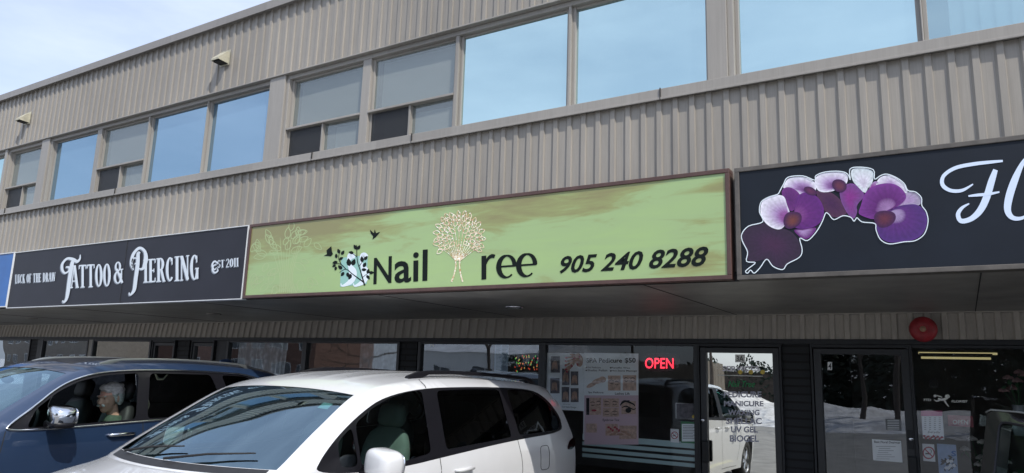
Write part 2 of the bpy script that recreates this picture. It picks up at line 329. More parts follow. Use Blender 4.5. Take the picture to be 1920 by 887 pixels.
# upper windows
GY = 5.615; ZB, ZT = 4.165, 5.172
def pane(x0, x1, z0, z1, y, m, parent, name='pane'):
    j = [random.uniform(-.006, .006) if y < 6 else random.uniform(-.0004, .0004) for _ in range(2)]; j = [j[0], j[1], j[1]+j[0]*.5, j[0]*1.5]
    return MB().add([(x0, y+j[0], z0), (x1, y+j[1], z0), (x1, y+j[2], z1), (x0, y+j[3], z1)], [(0, 1, 2, 3)]).build(name, m, parent)
def upper_window(x0, x1, kind, gm, blind=None, lower=None):
    m = .022; mb = MB()
    for a in ((x0-m, x0+.008, ZB, ZT), (x1-.008, x1+m, ZB, ZT)): mb.box(a[0], a[1], GY-.03, GY+.05, a[2], a[3])
    mb.box(x0+.0085, x1-.0085, GY-.022, GY+.05, ZB, ZB+.02); mb.box(x0+.0085, x1-.0085, GY-.022, GY+.05, ZT-.022, ZT)
    zt = 4.545
    if kind == 'op':
        mb.box(x0-m+.002, x1+m-.002, GY-.075, GY+.04, zt-.012, zt+.012); xm = (x0+x1)/2
        mb.box(xm-.012, xm+.012, GY-.05, GY+.04, ZB+.02, zt-.013)
        w = mb.build('window', M['trim'], B, bevel=.003)
        pane(x0, x1, zt+.01, ZT-.02, GY, gm, w)
        pane(x0, xm, ZB+.02, zt-.01, GY-.012, M['glass_grey'], w); pane(xm, x1, ZB+.02, zt-.01, GY-.004, M['glass_grey'], w)
        MB().box(x0+.02, xm-.015, GY-.03, GY-.026, ZB+.03, zt-.02).build('insect_screen', M['screen_mesh'], w)
    else:
        w = mb.build('window', M['trim'], B, bevel=.003); pane(x0, x1, ZB+.018, ZT-.018, GY, gm, w)
    if blind == 'slats':
        b = MB(); x = x0+.14
        while x < x1: b.add([(x, GY+.07, ZB), (x+.10, GY+.10, ZB), (x+.10, GY+.10, ZT), (x, GY+.07, ZT)], [(0, 1, 2, 3)]); x += .092
        b.build('vertical_blind', M['blind_slat'], w)
    elif blind:
        mbb = MB(); mbb.box(x0+.06, x1+.02, GY+.06, GY+.066, (zt if kind == 'op' else ZB), ZT-.03)
        if lower == 'a': mbb.box(x0+.2, (x0+x1)/2-.12, GY+.06, GY+.066, ZB+.03, zt-.08); mbb.box((x0+x1)/2+.12, x1-.13, GY+.06, GY+.066, ZB, zt-.05)
        elif lower == 'b': mbb.box(x0+.12, x1+.02, GY+.06, GY+.066, ZB, zt-.07)
        elif lower == 'c': mbb.box((x0+x1)/2+.1, x1, GY+.06, GY+.066, ZB, zt-.05)
        mbb.build('roller_blind', M[blind], w)
    return w
def smesh():
    m, n, l, b = newmat('screen_mesh'); out = n['Material Output']; t = n.new('ShaderNodeBsdfTransparent'); mx = n.new('ShaderNodeMixShader'); mx.inputs['Fac'].default_value = .6
    b.inputs['Base Color'].default_value = (.02, .02, .022, 1); l.new(t.outputs[0], mx.inputs[1]); l.new(b.outputs[0], mx.inputs[2]); l.new(mx.outputs[0], out.inputs['Surface']); return m
M['screen_mesh'] = smesh()
WL = [(-15.2, -14.2, 'fix', 'glass_up', None, None), (-14.13, -13.50, 'fix', 'glass_up', None, None),
      (-13.33, -12.30, 'op', 'glass_grey', 'blind_grey', 'b'), (-11.98, -10.77, 'fix', 'glass_up2', None, None),
      (-10.61, -9.49, 'op', 'glass_grey', 'blind_mauve', 'c'), (-9.42, -8.20, 'fix', 'glass_up2', None, None), (-8.14, -6.955, 'fix', 'glass_up2', None, None),
      (-6.594, -5.473, 'op', 'glass_grey', 'blind_grey', 'a'), (-5.309, -4.204, 'op', 'glass_grey', 'blind_light', 'b'),
      (-4.118, -2.914, 'fix', 'glass_up', None, None), (-2.843, -1.618, 'fix', 'glass_up', None, None),
      (-1.363, -.101, 'fix', 'glass_up', None, None), (-.045, 1.16, 'fix', 'glass_blind', 'slats', None),
      (1.22, 2.4, 'fix', 'glass_up', None, None), (2.65, 3.8, 'fix', 'glass_up', None, None), (3.87, 5.0, 'fix', 'glass_up', None, None)]
for a in WL: upper_window(a[0], a[1], a[2], M[a[3]], a[4], a[5])
mb = MB()
edges = [(-31, -15.22)] + [(WL[i][1]+.022, WL[i+1][0]-.022) for i in range(len(WL)-1)] + [(5.02, 6.4)]
for a, b_ in edges:
    if b_-a < .003: continue
    mb = MB()
    if b_-a > .12: mb.box(a, b_-.05 if b_-a < .4 else b_-.051, FY+.01, GY+.05, ZB, 5.2215); mb.box(b_-.05, b_, FY+.035, GY+.05, ZB, 5.1715)
    else: mb.box(a, b_, FY+.05, GY+.05, ZB, ZT)
    mb.build('window_pier', M['trim'], B, bevel=.004)
# vents on the upper band
for vx, vz in ((-12.86, 5.60), (-7.84, 5.60)):
    mb = MB(); w, h, d = .075, .15, .15
    mb.add([(vx-w, FY, vz+h), (vx+w, FY, vz+h), (vx+w, FY, vz-.01), (vx-w, FY, vz-.01), (vx-w, FY-.03, vz+h), (vx+w, FY-.03, vz+h), (vx+w, FY-d, vz+.03), (vx-w, FY-d, vz+.03), (vx-w, FY-d, vz), (vx+w, FY-d, vz)],
           [(4, 5, 6, 7), (0, 1, 5, 4), (7, 6, 9, 8), (0, 4, 7, 8, 3), (1, 2, 9, 6, 5)])
    mb.box(vx-w-.02, vx+w+.02, FY-.006, FY-.001, vz-.03, vz+h+.03)
    v = mb.build('vent_hood', mat('vent_paint', (.42, .40, .31), .6, noise=.3, nscale=12), B, bevel=.003)
    MB().box(vx-w+.01, vx+w-.01, FY-d+.03, FY-.01, vz-.012, vz+.01).build('vent_flap', M['seam'], v)
# soffit
mb = MB(); mb.add([(XL, FY-.02, 2.553), (XR, FY-.02, 2.553), (XR, SY-.06, 2.553), (XL, SY-.06, 2.553), (XL, FY-.02, 2.60), (XR, FY-.02, 2.60), (XR, SY-.06, 2.60), (XL, SY-.06, 2.60)], [(3, 2, 1, 0), (4, 5, 6, 7), (0, 1, 5, 4), (2, 3, 7, 6)])
mb.build('soffit', M['soffit'], B)
for x in (-18.0, -14.7, -11.4, -8.1, -5.1, -2.2, .15, 3.3): MB().box(x-.004, x+.004, FY+.02, SY-.12, 2.5495, 2.5525).build('soffit_joint', M['seam'], B)
mb = MB(); mb.box(XL, XR, SY-.115, SY-.06, 2.545, 2.5525); mb.build('soffit_trim', M['clad_low'], B)
mb = MB(); mb.box(XL, XR, FY-.03, FY+.0, 2.53, 2.60); mb.build('fascia_edge', M['seam'], B)
# shopfront head, piers, walls
mb = MB(); mb.box(XL, XR, SY-.09, SY+.16, 2.222, 2.275); mb.build('shopfront_header', M['charcoal'], B, bevel=.004)
mb = MB(); mb.box(XL, XR, SY-.01, SY+.16, 2.2755, 2.60); mb.build('header_backing', M['seam'], B)
def brick_pier(x0, x1):
    """black painted brick with raked joints"""
    mb = MB(); z = .13; i = 0
    mb.box(x0, x1, SY-.02, SY+.15, .13, 2.221)
    mb.build('brick_pier', M['black_brick'], B)
M['black_brick'] = brickmat('black_brick', (.020, .023, .027), (.015, .017, .021), (.006, .006, .007))
M['black_brick'].node_tree.nodes['Bump'].inputs['Distance'].default_value = .03
for n_ in M['black_brick'].node_tree.nodes:
    if n_.type == 'TEX_BRICK': n_.inputs['Brick Width'].default_value = .9; n_.inputs['Row Height'].default_value = .088; n_.inputs['Mortar Size'].default_value = .012
S = dict(a=-18.37, b=-18.06, c=-17.81, d=-15.99, e=-15.83, f=-15.73, g=-13.73, h=-13.6, i=-12.88, k=-12.49, l=-12.35, m=-11.72, n=-11.37, o=-9.42, p=-9.32, q=-7.31, r=-6.99, s=-6.9, t=-4.87, u=-4.77, v=-2.71, x=-2.59, y=-1.83)
for x0, x1 in ((-18.37, -18.06), (-12.85, -12.49), (-7.31, -6.99), (-1.735, -1.44), (-25.2, -24.8), (-22, -21.6), (3.1, 3.5)): brick_pier(x0, x1)
def shop_window(x0, x1, gm='glass_shop', z0=.42, side=.05):
    mb = MB(); y0, y1 = SY-.045, SY+.06
    mb.box(x0-side, x0, y0, y1, .13, 2.2215); mb.box(x1, x1+side, y0, y1, .13, 2.2215); mb.box(x0, x1, y0+.008, y1, 2.19, 2.2215); mb.box(x0, x1, y0+.008, y1, .13, z0)
    w = mb.build('shop_window', M['dark_frame'], B, bevel=.004); pane(x0, x1, z0, 2.19, SY, M[gm], w); return w
for x0, x1, g in ((-24.7, -22.1, 'glass_shop2'), (-21.5, -18.42, 'glass_shop2'), (-17.81, -15.99, 'glass_shop2'), (-15.73, -13.73, 'glass_shop2'), (-11.32, -9.42, 'glass_shop'), (-9.32, -7.36, 'glass_shop'), (-6.9, -4.87, 'glass_shop'), (-4.77, -2.745, 'glass_shop'), (-.44, 1.6, 'glass_door'), (1.7, 3.05, 'glass_door')):
    shop_window(x0, x1, g)
MB().box(-18.06, -17.87, SY-.03, SY+.1, .13, 2.2215).build('door_jamb', M['black_paint'], B)
MB().box(-15.94, -15.80, SY-.03, SY+.1, .13, 2.2215).build('door_jamb', M['trim'], B)
MB().box(-11.67, -11.38, SY-.03, SY+.1, .13, 2.2215).build('door_jamb', M['black_paint'], B)
def shop_door(x0, x1, gm, lock_side='l', stile=.085, ztop=2.195):
    """x0..x1 = glass edges"""
    mb = MB(); y0, y1 = SY-.05, SY+.05
    g = stile
    fx0, fx1 = x0-g, x1+g
    mb.box(fx0, x0, y0, y1, .15, ztop-.02); mb.box(x1, fx1, y0, y1, .15, ztop-.02); mb.box(x0, x1, y0, y1, 2.115, ztop-.02); mb.box(x0, x1, y0, y1, .15, .40)
    d = mb.build('shop_door', M['dark_frame'], B, bevel=.004)
    pane(x0, x1, .40, 2.115, SY-.01, M[gm], d)
    mf = MB(); mf.box(fx0-.03, fx0-.006, y0-.02, y1+.03, .13, 2.2215); mf.box(fx1+.006, fx1+.03, y0-.02, y1+.03, .13, 2.2215); mf.box(fx0-.006, fx1+.006, y0-.02, y1+.03, ztop-.01, 2.2215)
    mf.build('door_frame', M['charcoal'], B, bevel=.004)
    lx = x0-.045 if lock_side == 'l' else x1+.045
    MB().lathe([(0, -.022), (.018, -.022), (.022, -.016), (.022, 0)], (lx, y0, 1.33 if lock_side == 'l' else 1.27), 'Y', 16).build('lock', M['chrome'], d, smooth=True)
    hx = lx + (.02 if lock_side == 'l' else -.01)
    MB().box(hx-.03, hx+.05, y0-.05, y0-.002, .86, 1.10).build('handle', M['black_paint'], d, bevel=.01)
    return d
door3 = shop_door(-2.59, -1.83, 'glass_mirror', 'l', .07)
door4 = shop_door(-1.32, -.54, 'glass_door', 'r', .075)
MB().box(-.53, -.475, SY-.058, SY-.0505, 1.17, 1.36).build('lock_plate', M['black_paint'], door4, bevel=.003)
shop_door(-13.52, -12.95, 'glass_door', 'l', .05); shop_door(-12.28, -11.78, 'glass_shop2', 'l', .05)
# interior: floor, ceiling, party walls
mb = MB(); mb.box(XL, XR, SY+.17, 16.4, .06, .13); mb.build('shop_floor', M['room_floor'], B)
mb = MB(); mb.box(XL, XR, 13.0, 13.1, .13, 2.6); mb.build('shop_back_wall', mat('shop_wall', (.16, .15, .14), .9, noise=.3, nscale=1.5), B)
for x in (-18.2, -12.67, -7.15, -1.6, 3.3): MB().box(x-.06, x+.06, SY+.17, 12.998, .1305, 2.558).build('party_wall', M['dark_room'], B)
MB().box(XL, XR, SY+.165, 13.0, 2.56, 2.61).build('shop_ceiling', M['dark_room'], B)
#@@PART2
# ------------------------------------------------------------------ flat artwork helpers (prints and vinyl on real planes)
def c3(x, y): return (460+x/2.3333, 300+y/2.3333)
def c4(x, y): return (940+x/2.3333, 300+y/2.3333)
def c5(x, y): return (1360+x/2.0625, 230+y/2.0625)
def a2(x, y): return (x/4.435, 350+y/4.435)
EC = [0]
def eps():
    EC[0] += 1; return (EC[0] % 40)*1.5e-5
def poly(mb, pxs, Y, col=None):
    """filled outline on the plane Y"""
    Y = Y-eps(); co = [at(px, py, Y) for px, py in pxs]; P2 = [Vector((p.x, p.z)) for p in co]
    n = len(P2); out = delaunay_2d_cdt(P2, [(i, (i+1) % n) for i in range(n)], [list(range(n))], 1, 1e-6)
    vs = [(v.x, Y, v.y) for v in out[0]]; fs = []
    for f in out[2]:
        a, b, c = [out[0][i] for i in f[:3]]
        fs.append(tuple(f) if (b-a).cross(c-a) > 0 else tuple(f)[::-1])
    mb.add(vs, fs, col)
def smooth(pts, closed=True, it=2):
    for _ in range(it):
        q = []; n = len(pts)
        for i in range(n if closed else n-1):
            a, b = pts[i], pts[(i+1) % n]
            q += [(a[0]*.75+b[0]*.25, a[1]*.75+b[1]*.25), (a[0]*.25+b[0]*.75, a[1]*.25+b[1]*.75)]
        if not closed: q = [pts[0]]+q+[pts[-1]]
        pts = q
    return pts
def stroke2(pts, ws):
    """variable width ribbon in 2-D: list of quads"""
    n = len(pts); L = []; Rr = []
    for i in range(n):
        a = pts[max(i-1, 0)]; b = pts[min(i+1, n-1)]; dx, dy = b[0]-a[0], b[1]-a[1]; d = math.hypot(dx, dy) or 1
        w = (ws[i] if isinstance(ws, (list, tuple)) else ws)/2
        L.append((pts[i][0]-dy/d*w, pts[i][1]+dx/d*w)); Rr.append((pts[i][0]+dy/d*w, pts[i][1]-dx/d*w))
    return L, Rr
def resample(pts, ws, k=6):
    """Catmull-Rom through points (and widths)"""
    P = [(*p, w) for p, w in zip(pts, ws if isinstance(ws, (list, tuple)) else [ws]*len(pts))]; out = []
    for i in range(len(P)-1):
        p0, p1, p2, p3 = P[max(i-1, 0)], P[i], P[i+1], P[min(i+2, len(P)-1)]
        for j in range(k):
            t = j/k; out.append(tuple(.5*((2*p1[q])+(-p0[q]+p2[q])*t+(2*p0[q]-5*p1[q]+4*p2[q]-p3[q])*t*t+(-p0[q]+3*p1[q]-3*p2[q]+p3[q])*t**3) for q in range(3)))
    out.append(P[-1]); return [(p[0], p[1]) for p in out], [p[2] for p in out]
def ribbon(mb, pts, ws, Y, conv=None, col=None, curve=True, k=6):
    if curve: pts, ws = resample(pts, ws, k)
    if Y: Y = Y-eps()
    L, Rr = stroke2(pts, ws)
    f = (lambda p: at(*(conv(*p) if conv else p), Y))
    vs = [f(p) for p in L]+[f(p) for p in Rr]; n = len(L)
    mb.add(vs, [(i, i+1, n+i+1, n+i) for i in range(n-1)], col)
def quadmap(TL, TR, BR, BL, Y):
    p = [at(*q, Y) for q in (TL, TR, BR, BL)]
    def m(u, v):       # u 0..1 left to right, v 0 bottom .. 1 top
        t = p[0].lerp(p[1], u); b = p[3].lerp(p[2], u); return b.lerp(t, v)
    return m
def text(mb, body, mp_, bold=0.0, shear=0.0, col=None, spacing=1.0, res=3):
    cu = bpy.data.curves.new('t', 'FONT'); cu.body = body; cu.offset = bold; cu.shear = shear; cu.space_character = spacing; cu.resolution_u = res; cu.fill_mode = 'FRONT'
    o = bpy.data.objects.new('t', cu); C.objects.link(o); bpy.context.view_layer.update()
    me = bpy.data.meshes.new_from_object(o.evaluated_get(bpy.context.evaluated_depsgraph_get()))
    vs = np.array([v.co[:] for v in me.vertices]); lo, hi = vs.min(0), vs.max(0)
    mb.add([mp_((v[0]-lo[0])/(hi[0]-lo[0]), (v[1]-lo[1])/(hi[1]-lo[1])) for v in vs], [tuple(p.vertices) for p in me.polygons], col)
    bpy.data.objects.remove(o); bpy.data.curves.remove(cu); bpy.data.meshes.remove(me)
# a condensed western serif, drawn as strokes; every glyph lives in 0..w, 0..1
def _bar(x0, y0, x1, y1, w): return [([(x0, y0), (x1, y1)], [w, w])]
def _stem(x, w=.12, y0=0, y1=1, serif=True):
    o = _bar(x, y0, x, y1, w)
    if serif: o += _bar(x-w*.95, y0+.02, x+w*.95, y0+.02, .045) + _bar(x-w*.95, y1-.02, x+w*.95, y1-.02, .045)
    return o
def _ring(cx, cy, rx, ry, a0=0, a1=360, wt=.12, wn=.05, n=20):
    pts = []; ws = []
    for i in range(n+1):
        a = R(a0+(a1-a0)*i/n); pts.append((cx+rx*math.cos(a), cy+ry*math.sin(a))); ws.append(wn+(wt-wn)*abs(math.cos(a))**1.3)
    return [(pts, ws)]
def _A(): return _bar(.04, 0, .19, 1, .05)+_bar(.21, 1, .36, 0, .13)+_bar(.09, .3, .29, .3, .045)+_bar(-.02, .02, .12, .02, .045)+_bar(.27, .02, .45, .02, .045)
GLY = {
 'A': (.42, _A), 'T': (.40, lambda: _stem(.2, .12)+_bar(0, .97, .4, .97, .05)+_bar(.02, .97, .02, .83, .04)+_bar(.38, .97, .38, .83, .04)),
 'O': (.38, lambda: _ring(.19, .5, .13, .47)), 'I': (.22, lambda: _stem(.11)), 
 'P': (.38, lambda: _stem(.1)+_ring(.18, .73, .13, .245, -90, 90)+_bar(.1, .975, .2, .975, .05)+_bar(.1, .485, .2, .485, .05)),
 'E': (.36, lambda: _stem(.1)+_bar(.1, .97, .33, .97, .05)+_bar(.1, .5, .26, .5, .05)+_bar(.1, .03, .33, .03, .05)+_bar(.32, .97, .32, .82, .04)+_bar(.32, .03, .32, .18, .04)+_bar(.26, .42, .26, .58, .04)),
 'R': (.41, lambda: _stem(.1)+_ring(.18, .74, .12, .235, -90, 90)+_bar(.1, .975, .2, .975, .05)+_bar(.1, .505, .2, .505, .05)+_bar(.22, .5, .35, 0, .11)+_bar(.3, .02, .42, .02, .045)),
 'C': (.38, lambda: _ring(.19, .5, .13, .47, 45, 315)+_bar(.29, .95, .29, .68, .045)),
 'G': (.40, lambda: _ring(.19, .5, .13, .47, 45, 330)+_bar(.29, .95, .29, .68, .045)+_bar(.31, .04, .31, .45, .1)+_bar(.22, .45, .38, .45, .045)),
 'N': (.42, lambda: _bar(.07, 0, .07, 1, .05)+_bar(.07, .98, .34, .03, .13)+_bar(.34, 0, .34, 1, .05)+_bar(0, .98, .12, .98, .045)+_bar(0, .02, .14, .02, .045)+_bar(.27, .98, .41, .98, .045)),
 'L': (.34, lambda: _stem(.1)+_bar(.1, .03, .31, .03, .05)+_bar(.3, .03, .3, .2, .04)), 'U': (.38, lambda: _bar(.1, 1, .1, .25, .12)+_ring(.19, .28, .1, .25, 180, 360)+_bar(.3, .25, .3, 1, .05)+_bar(.02, .98, .18, .98, .045)+_bar(.24, .98, .36, .98, .045)),
 'K': (.40, lambda: _stem(.1)+_bar(.12, .42, .32, .98, .05)+_bar(.18, .55, .34, 0, .11)+_bar(.26, .98, .38, .98, .045)+_bar(.28, .02, .41, .02, .045)),
 'F': (.34, lambda: _stem(.1)+_bar(.1, .97, .32, .97, .05)+_bar(.1, .5, .25, .5, .05)+_bar(.31, .97, .31, .82, .04)), 'H': (.42, lambda: _stem(.1)+_stem(.32)+_bar(.1, .5, .32, .5, .05)),
 'D': (.40, lambda: _stem(.1)+_ring(.16, .5, .16, .47, -90, 90)+_bar(.08, .975, .17, .975, .05)+_bar(.08, .025, .17, .025, .05)),
 'W': (.56, lambda: _bar(.05, 1, .16, .02, .11)+_bar(.16, .02, .27, 1, .05)+_bar(.27, 1, .39, .02, .11)+_bar(.39, .02, .5, 1, .05)+_bar(0, .98, .12, .98, .045)+_bar(.44, .98, .55, .98, .045)),
 'S': (.36, lambda: _ring(.18, .74, .12, .235, 20, 250, .09, .06)+_ring(.18, .26, .12, .235, -160, 90, .09, .06)+_bar(.29, .95, .29, .75, .04)+_bar(.06, .05, .06, .25, .04)),
 '2': (.36, lambda: _ring(.18, .74, .12, .235, -30, 170, .09, .05)+_bar(.28, .64, .06, .08, .08)+_bar(.04, .05, .33, .05, .09)), '0': (.36, lambda: _ring(.18, .5, .12, .47)),
 '1': (.24, lambda: _stem(.13)+_bar(.04, .86, .13, .97, .05)), ' ': (.2, lambda: []),
 '&': (.5, lambda: _ring(.2, .76, .11, .2, -60, 300, .09, .05)+_ring(.2, .28, .15, .26, 100, 400, .11, .05)+_bar(.14, .66, .42, .02, .1)+_bar(.38, .35, .38, .62, .05)+_bar(.3, .62, .46, .62, .045)),
}
def serif(mb, s, mp_, dz=0.0, col=None, gap=.03):
    tot = sum(GLY[c][0]+gap for c in s)-gap; x = 0
    for c in s:
        w, fn = GLY[c]
        for pts, ws in fn():
            L, Rr = stroke2([(x+p[0], p[1]) for p in pts], [wi*1.0 for wi in ws]); n = len(L)
            e_ = eps(); vs = [mp_(p[0]/tot, p[1]) + Vector((0, -dz-e_, 0)) for p in L+Rr]
            mb.add(vs, [(i, i+1, n+i+1, n+i) for i in range(n-1)], col)
        x += w+gap
def signbox(t, x0, x1, z0, z1, yf, yb, fw, frame_mat, face_mat, tilt=0):
    mb = MB(); mb.box(x0, x1, yf, yb, z1-fw, z1); mb.box(x0, x1, yf, yb, z0, z0+fw); mb.box(x0, x0+fw, yf, yb, z0+fw, z1-fw); mb.box(x1-fw, x1, yf, yb, z0+fw, z1-fw)
    mb.build('sign_frame', frame_mat, t, bevel=.004)
    mb = MB(); mb.box(x0+fw, x1-fw, yf+.012, yb-.01, z0+fw, z1-fw); return mb.build('sign_face', face_mat, t)

# ---- sign 1: green nail shop sign
NY = 5.385
m, n, l, b = newmat('green_face')
tc = n.new('ShaderNodeTexCoord'); ma = n.new('ShaderNodeMapping'); ma.inputs['Scale'].default_value = (.8, 1, 5.5); ma.inputs['Rotation'].default_value = (0, R(6), 0)
t1 = n.new('ShaderNodeTexNoise'); t1.inputs['Scale'].default_value = 1.6; t1.inputs['Detail'].default_value = 9; t1.inputs['Roughness'].default_value = .6; t1.inputs['Distortion'].default_value = .5
ma2 = n.new('ShaderNodeMapping'); ma2.inputs['Scale'].default_value = (.42, 1, 1.2); t2 = n.new('ShaderNodeTexNoise'); t2.inputs['Scale'].default_value = 1.5; t2.inputs['Detail'].default_value = 2
l.new(tc.outputs['Object'], ma.inputs['Vector']); l.new(ma.outputs[0], t1.inputs['Vector']); l.new(tc.outputs['Object'], ma2.inputs['Vector']); l.new(ma2.outputs[0], t2.inputs['Vector'])
sx = n.new('ShaderNodeSeparateXYZ'); l.new(tc.outputs['Object'], sx.inputs[0])
mz = n.new('ShaderNodeMapRange'); mz.inputs['From Min'].default_value = .30; mz.inputs['From Max'].default_value = .85; l.new(sx.outputs['Z'], mz.inputs['Value'])
a1 = n.new('ShaderNodeMath'); a1.operation = 'MULTIPLY_ADD'; a1.inputs[1].default_value = .9; l.new(t2.outputs['Fac'], a1.inputs[0]); l.new(t1.outputs['Fac'], a1.inputs[2])
a3 = n.new('ShaderNodeMath'); a3.operation = 'MULTIPLY_ADD'; a3.inputs[1].default_value = .42; l.new(mz.outputs[0], a3.inputs[0]); l.new(a1.outputs[0], a3.inputs[2])
rp = n.new('ShaderNodeValToRGB'); mr = n.new('ShaderNodeMapRange'); mr.inputs['From Min'].default_value = .68; mr.inputs['From Max'].default_value = 1.54
mx_ = n.new('ShaderNodeMapRange'); mx_.interpolation_type = 'SMOOTHSTEP'; mx_.inputs['From Min'].default_value = -2.7; mx_.inputs['From Max'].default_value = -.4; mx_.inputs['To Min'].default_value = .20; mx_.inputs['To Max'].default_value = 0; l.new(sx.outputs['X'], mx_.inputs['Value']); ax_ = n.new('ShaderNodeMath'); l.new(a3.outputs[0], ax_.inputs[0]); l.new(mx_.outputs[0], ax_.inputs[1]); l.new(ax_.outputs[0], mr.inputs['Value'])
rp.color_ramp.elements[0].position = .2; rp.color_ramp.elements[0].color = (.335, .47, .20, 1); rp.color_ramp.elements[1].position = .85; rp.color_ramp.elements[1].color = (.245, .235, .105, 1)
e_ = rp.color_ramp.elements.new(.52); e_.color = (.32, .44, .205, 1); e_ = rp.color_ramp.elements.new(.68); e_.color = (.28, .31, .125, 1)
l.new(mr.outputs[0], rp.inputs['Fac']); l.new(rp.outputs['Color'], b.inputs['Base Color']); b.inputs['Roughness'].default_value = .32
M['green_face'] = m
M['brown_frame'] = mat('brown_frame', (.085, .045, .038), .45, noise=.2, nscale=10)
M['grey_frame'] = mat('grey_frame', (.10, .09, .08), .5, noise=.3, nscale=10)
NS = thing('shop_sign', 'green nail salon sign in a brown frame with a glittery tree and phone number', 'sign', (-4.2, 5.44, 2.545), 'shop signs on the fascia')
p0, p1 = at(468, 422, NY), at(1367, 314, NY); pz0, pz1 = at(900, 542, NY).z, at(900, 370, NY).z
signbox(NS, p0.x, p1.x, pz0, pz1, NY, NY+.11, .034, M['brown_frame'], M['green_face'])
AY = NY+.0105
M['ink_black'] = mat('ink_black', (.008, .012, .011), .6, spec=.12)
M['ghost'] = mat('ghost', (.38, .47, .235), .4)
M['aqua'] = mat('aqua', (.27, .50, .44), .4); M['ink_white'] = mat('ink_white', (.70, .78, .84), .4)
def leaf(cx, cy, L, ang, wd=.42):
    c, s_ = math.cos(ang), math.sin(ang); pr = [(0, 0), (.2, wd*.4), (.5, wd*.5), (.8, wd*.28), (1, 0), (.8, -wd*.28), (.5, -wd*.5), (.2, -wd*.4)]
    return [(cx+L*(a*c-b_*s_), cy+L*(a*s_+b_*c)) for a, b_ in pr]
# ghost foliage
mb = MB()
for k in range(46):
    a = rng.uniform(0, 2*math.pi); r_ = 150*math.sqrt(rng.uniform(.03, 1)); cx, cy = 175+r_*math.cos(a)*1.1, 430+r_*.85*math.sin(a)
    if cy > 575 or cy < 295 or cx < 35: continue
    L = smooth(leaf(cx, cy, rng.uniform(38, 62), a+rng.normal(0, .5), .5), it=1); L.append(L[0]); ribbon(mb, L, 3.0, AY+.0008, c3, curve=False)
for k in range(9): ribbon(mb, [(150+k*9, 580), (150+k*7, 500), (120+k*16, 400-k % 3*30)], [5, 4, 1.5], AY+.0008, c3)
mb.build('ghost_foliage', M['ghost'], NS)
# aqua tile with white leaf strokes
mb = MB(); poly(mb, [c3(*p) for p in ((420, 428), (536, 416), (531, 542), (414, 555))], AY); mb.build('tile', M['aqua'], NS)
mb = MB()
for dx in (0, 55): ribbon(mb, [(480+dx, 424), (462+dx*1.0, 420), (452+dx, 450), (470+dx, 490), (462+dx, 530), (425+dx, 551), (418+dx, 540)], [14, 30, 12, 34, 24, 8, 4], AY-.0008, c3)
mb.build('leaf_monogram', M['ink_white'], NS)
mb = MB(); KY = AY-.0016
for pts, w in (([(522, 549), (505, 490), (490, 440), (487, 372)], [7, 4.5, 3.5, 2.5]), ([(518, 535), (470, 500), (440, 478), (412, 492)], [6, 4, 3, 2]), ([(490, 425), (470, 410), (456, 402)], [3, 2.5, 2]), ([(440, 478), (415, 455), (380, 455)], [4, 3, 2]), ([(425, 465), (408, 430), (415, 395)], [3, 2.5, 2]), ([(512, 515), (530, 500), (548, 490)], [3, 2, 2]), ([(498, 465), (512, 445), (520, 430)], [3, 2, 2])): ribbon(mb, pts, w, KY, c3)
for cx, cy, L, a in ((487, 392, 24, -2.1), (490, 392, 22, -1.0), (474, 408, 22, -2.9), (412, 410, 22, -1.9), (420, 415, 22, -1.0), (398, 430, 20, -1.6), (404, 446, 22, 3.0), (396, 458, 18, 2.6), (398, 466, 18, 1.9), (410, 436, 20, -.5), (512, 448, 26, -1.7), (520, 438, 22, -.9), (424, 478, 24, -2.4), (432, 490, 22, 2.2), (445, 492, 24, 1.2), (462, 498, 26, 1.9), (534, 498, 22, -1.3), (540, 494, 22, -.1), (530, 504, 22, .9), (455, 465, 34, -1.7), (468, 462, 30, -1.2), (516, 470, 24, -1.1), (508, 480, 22, 0)): poly(mb, [c3(*p) for p in leaf(cx, cy, L*1.05, a, .62)], KY)
mb.build('leafy_branch', M['ink_black'], NS)
for b_ in ([(545, 305), (562, 320), (566, 303), (572, 320), (590, 314), (581, 326), (570, 338), (556, 348), (559, 334), (549, 322)], [(342, 420), (357, 412), (355, 395), (376, 377), (379, 400), (383, 412), (374, 422), (360, 420)]):
    mb = MB(); poly(mb, [c3(*p) for p in b_], KY); mb.build('bird', M['ink_black'], NS)
mb = MB()
text(mb, 'N', quadmap(c3(563, 429), c3(641, 420), c3(639, 538), c3(560, 544), KY), .012)
text(mb, 'ail', quadmap(c3(652, 402), c3(798, 391), c3(796, 530), c3(652, 540), KY), .014)
mb.build('lettering', M['ink_black'], NS)
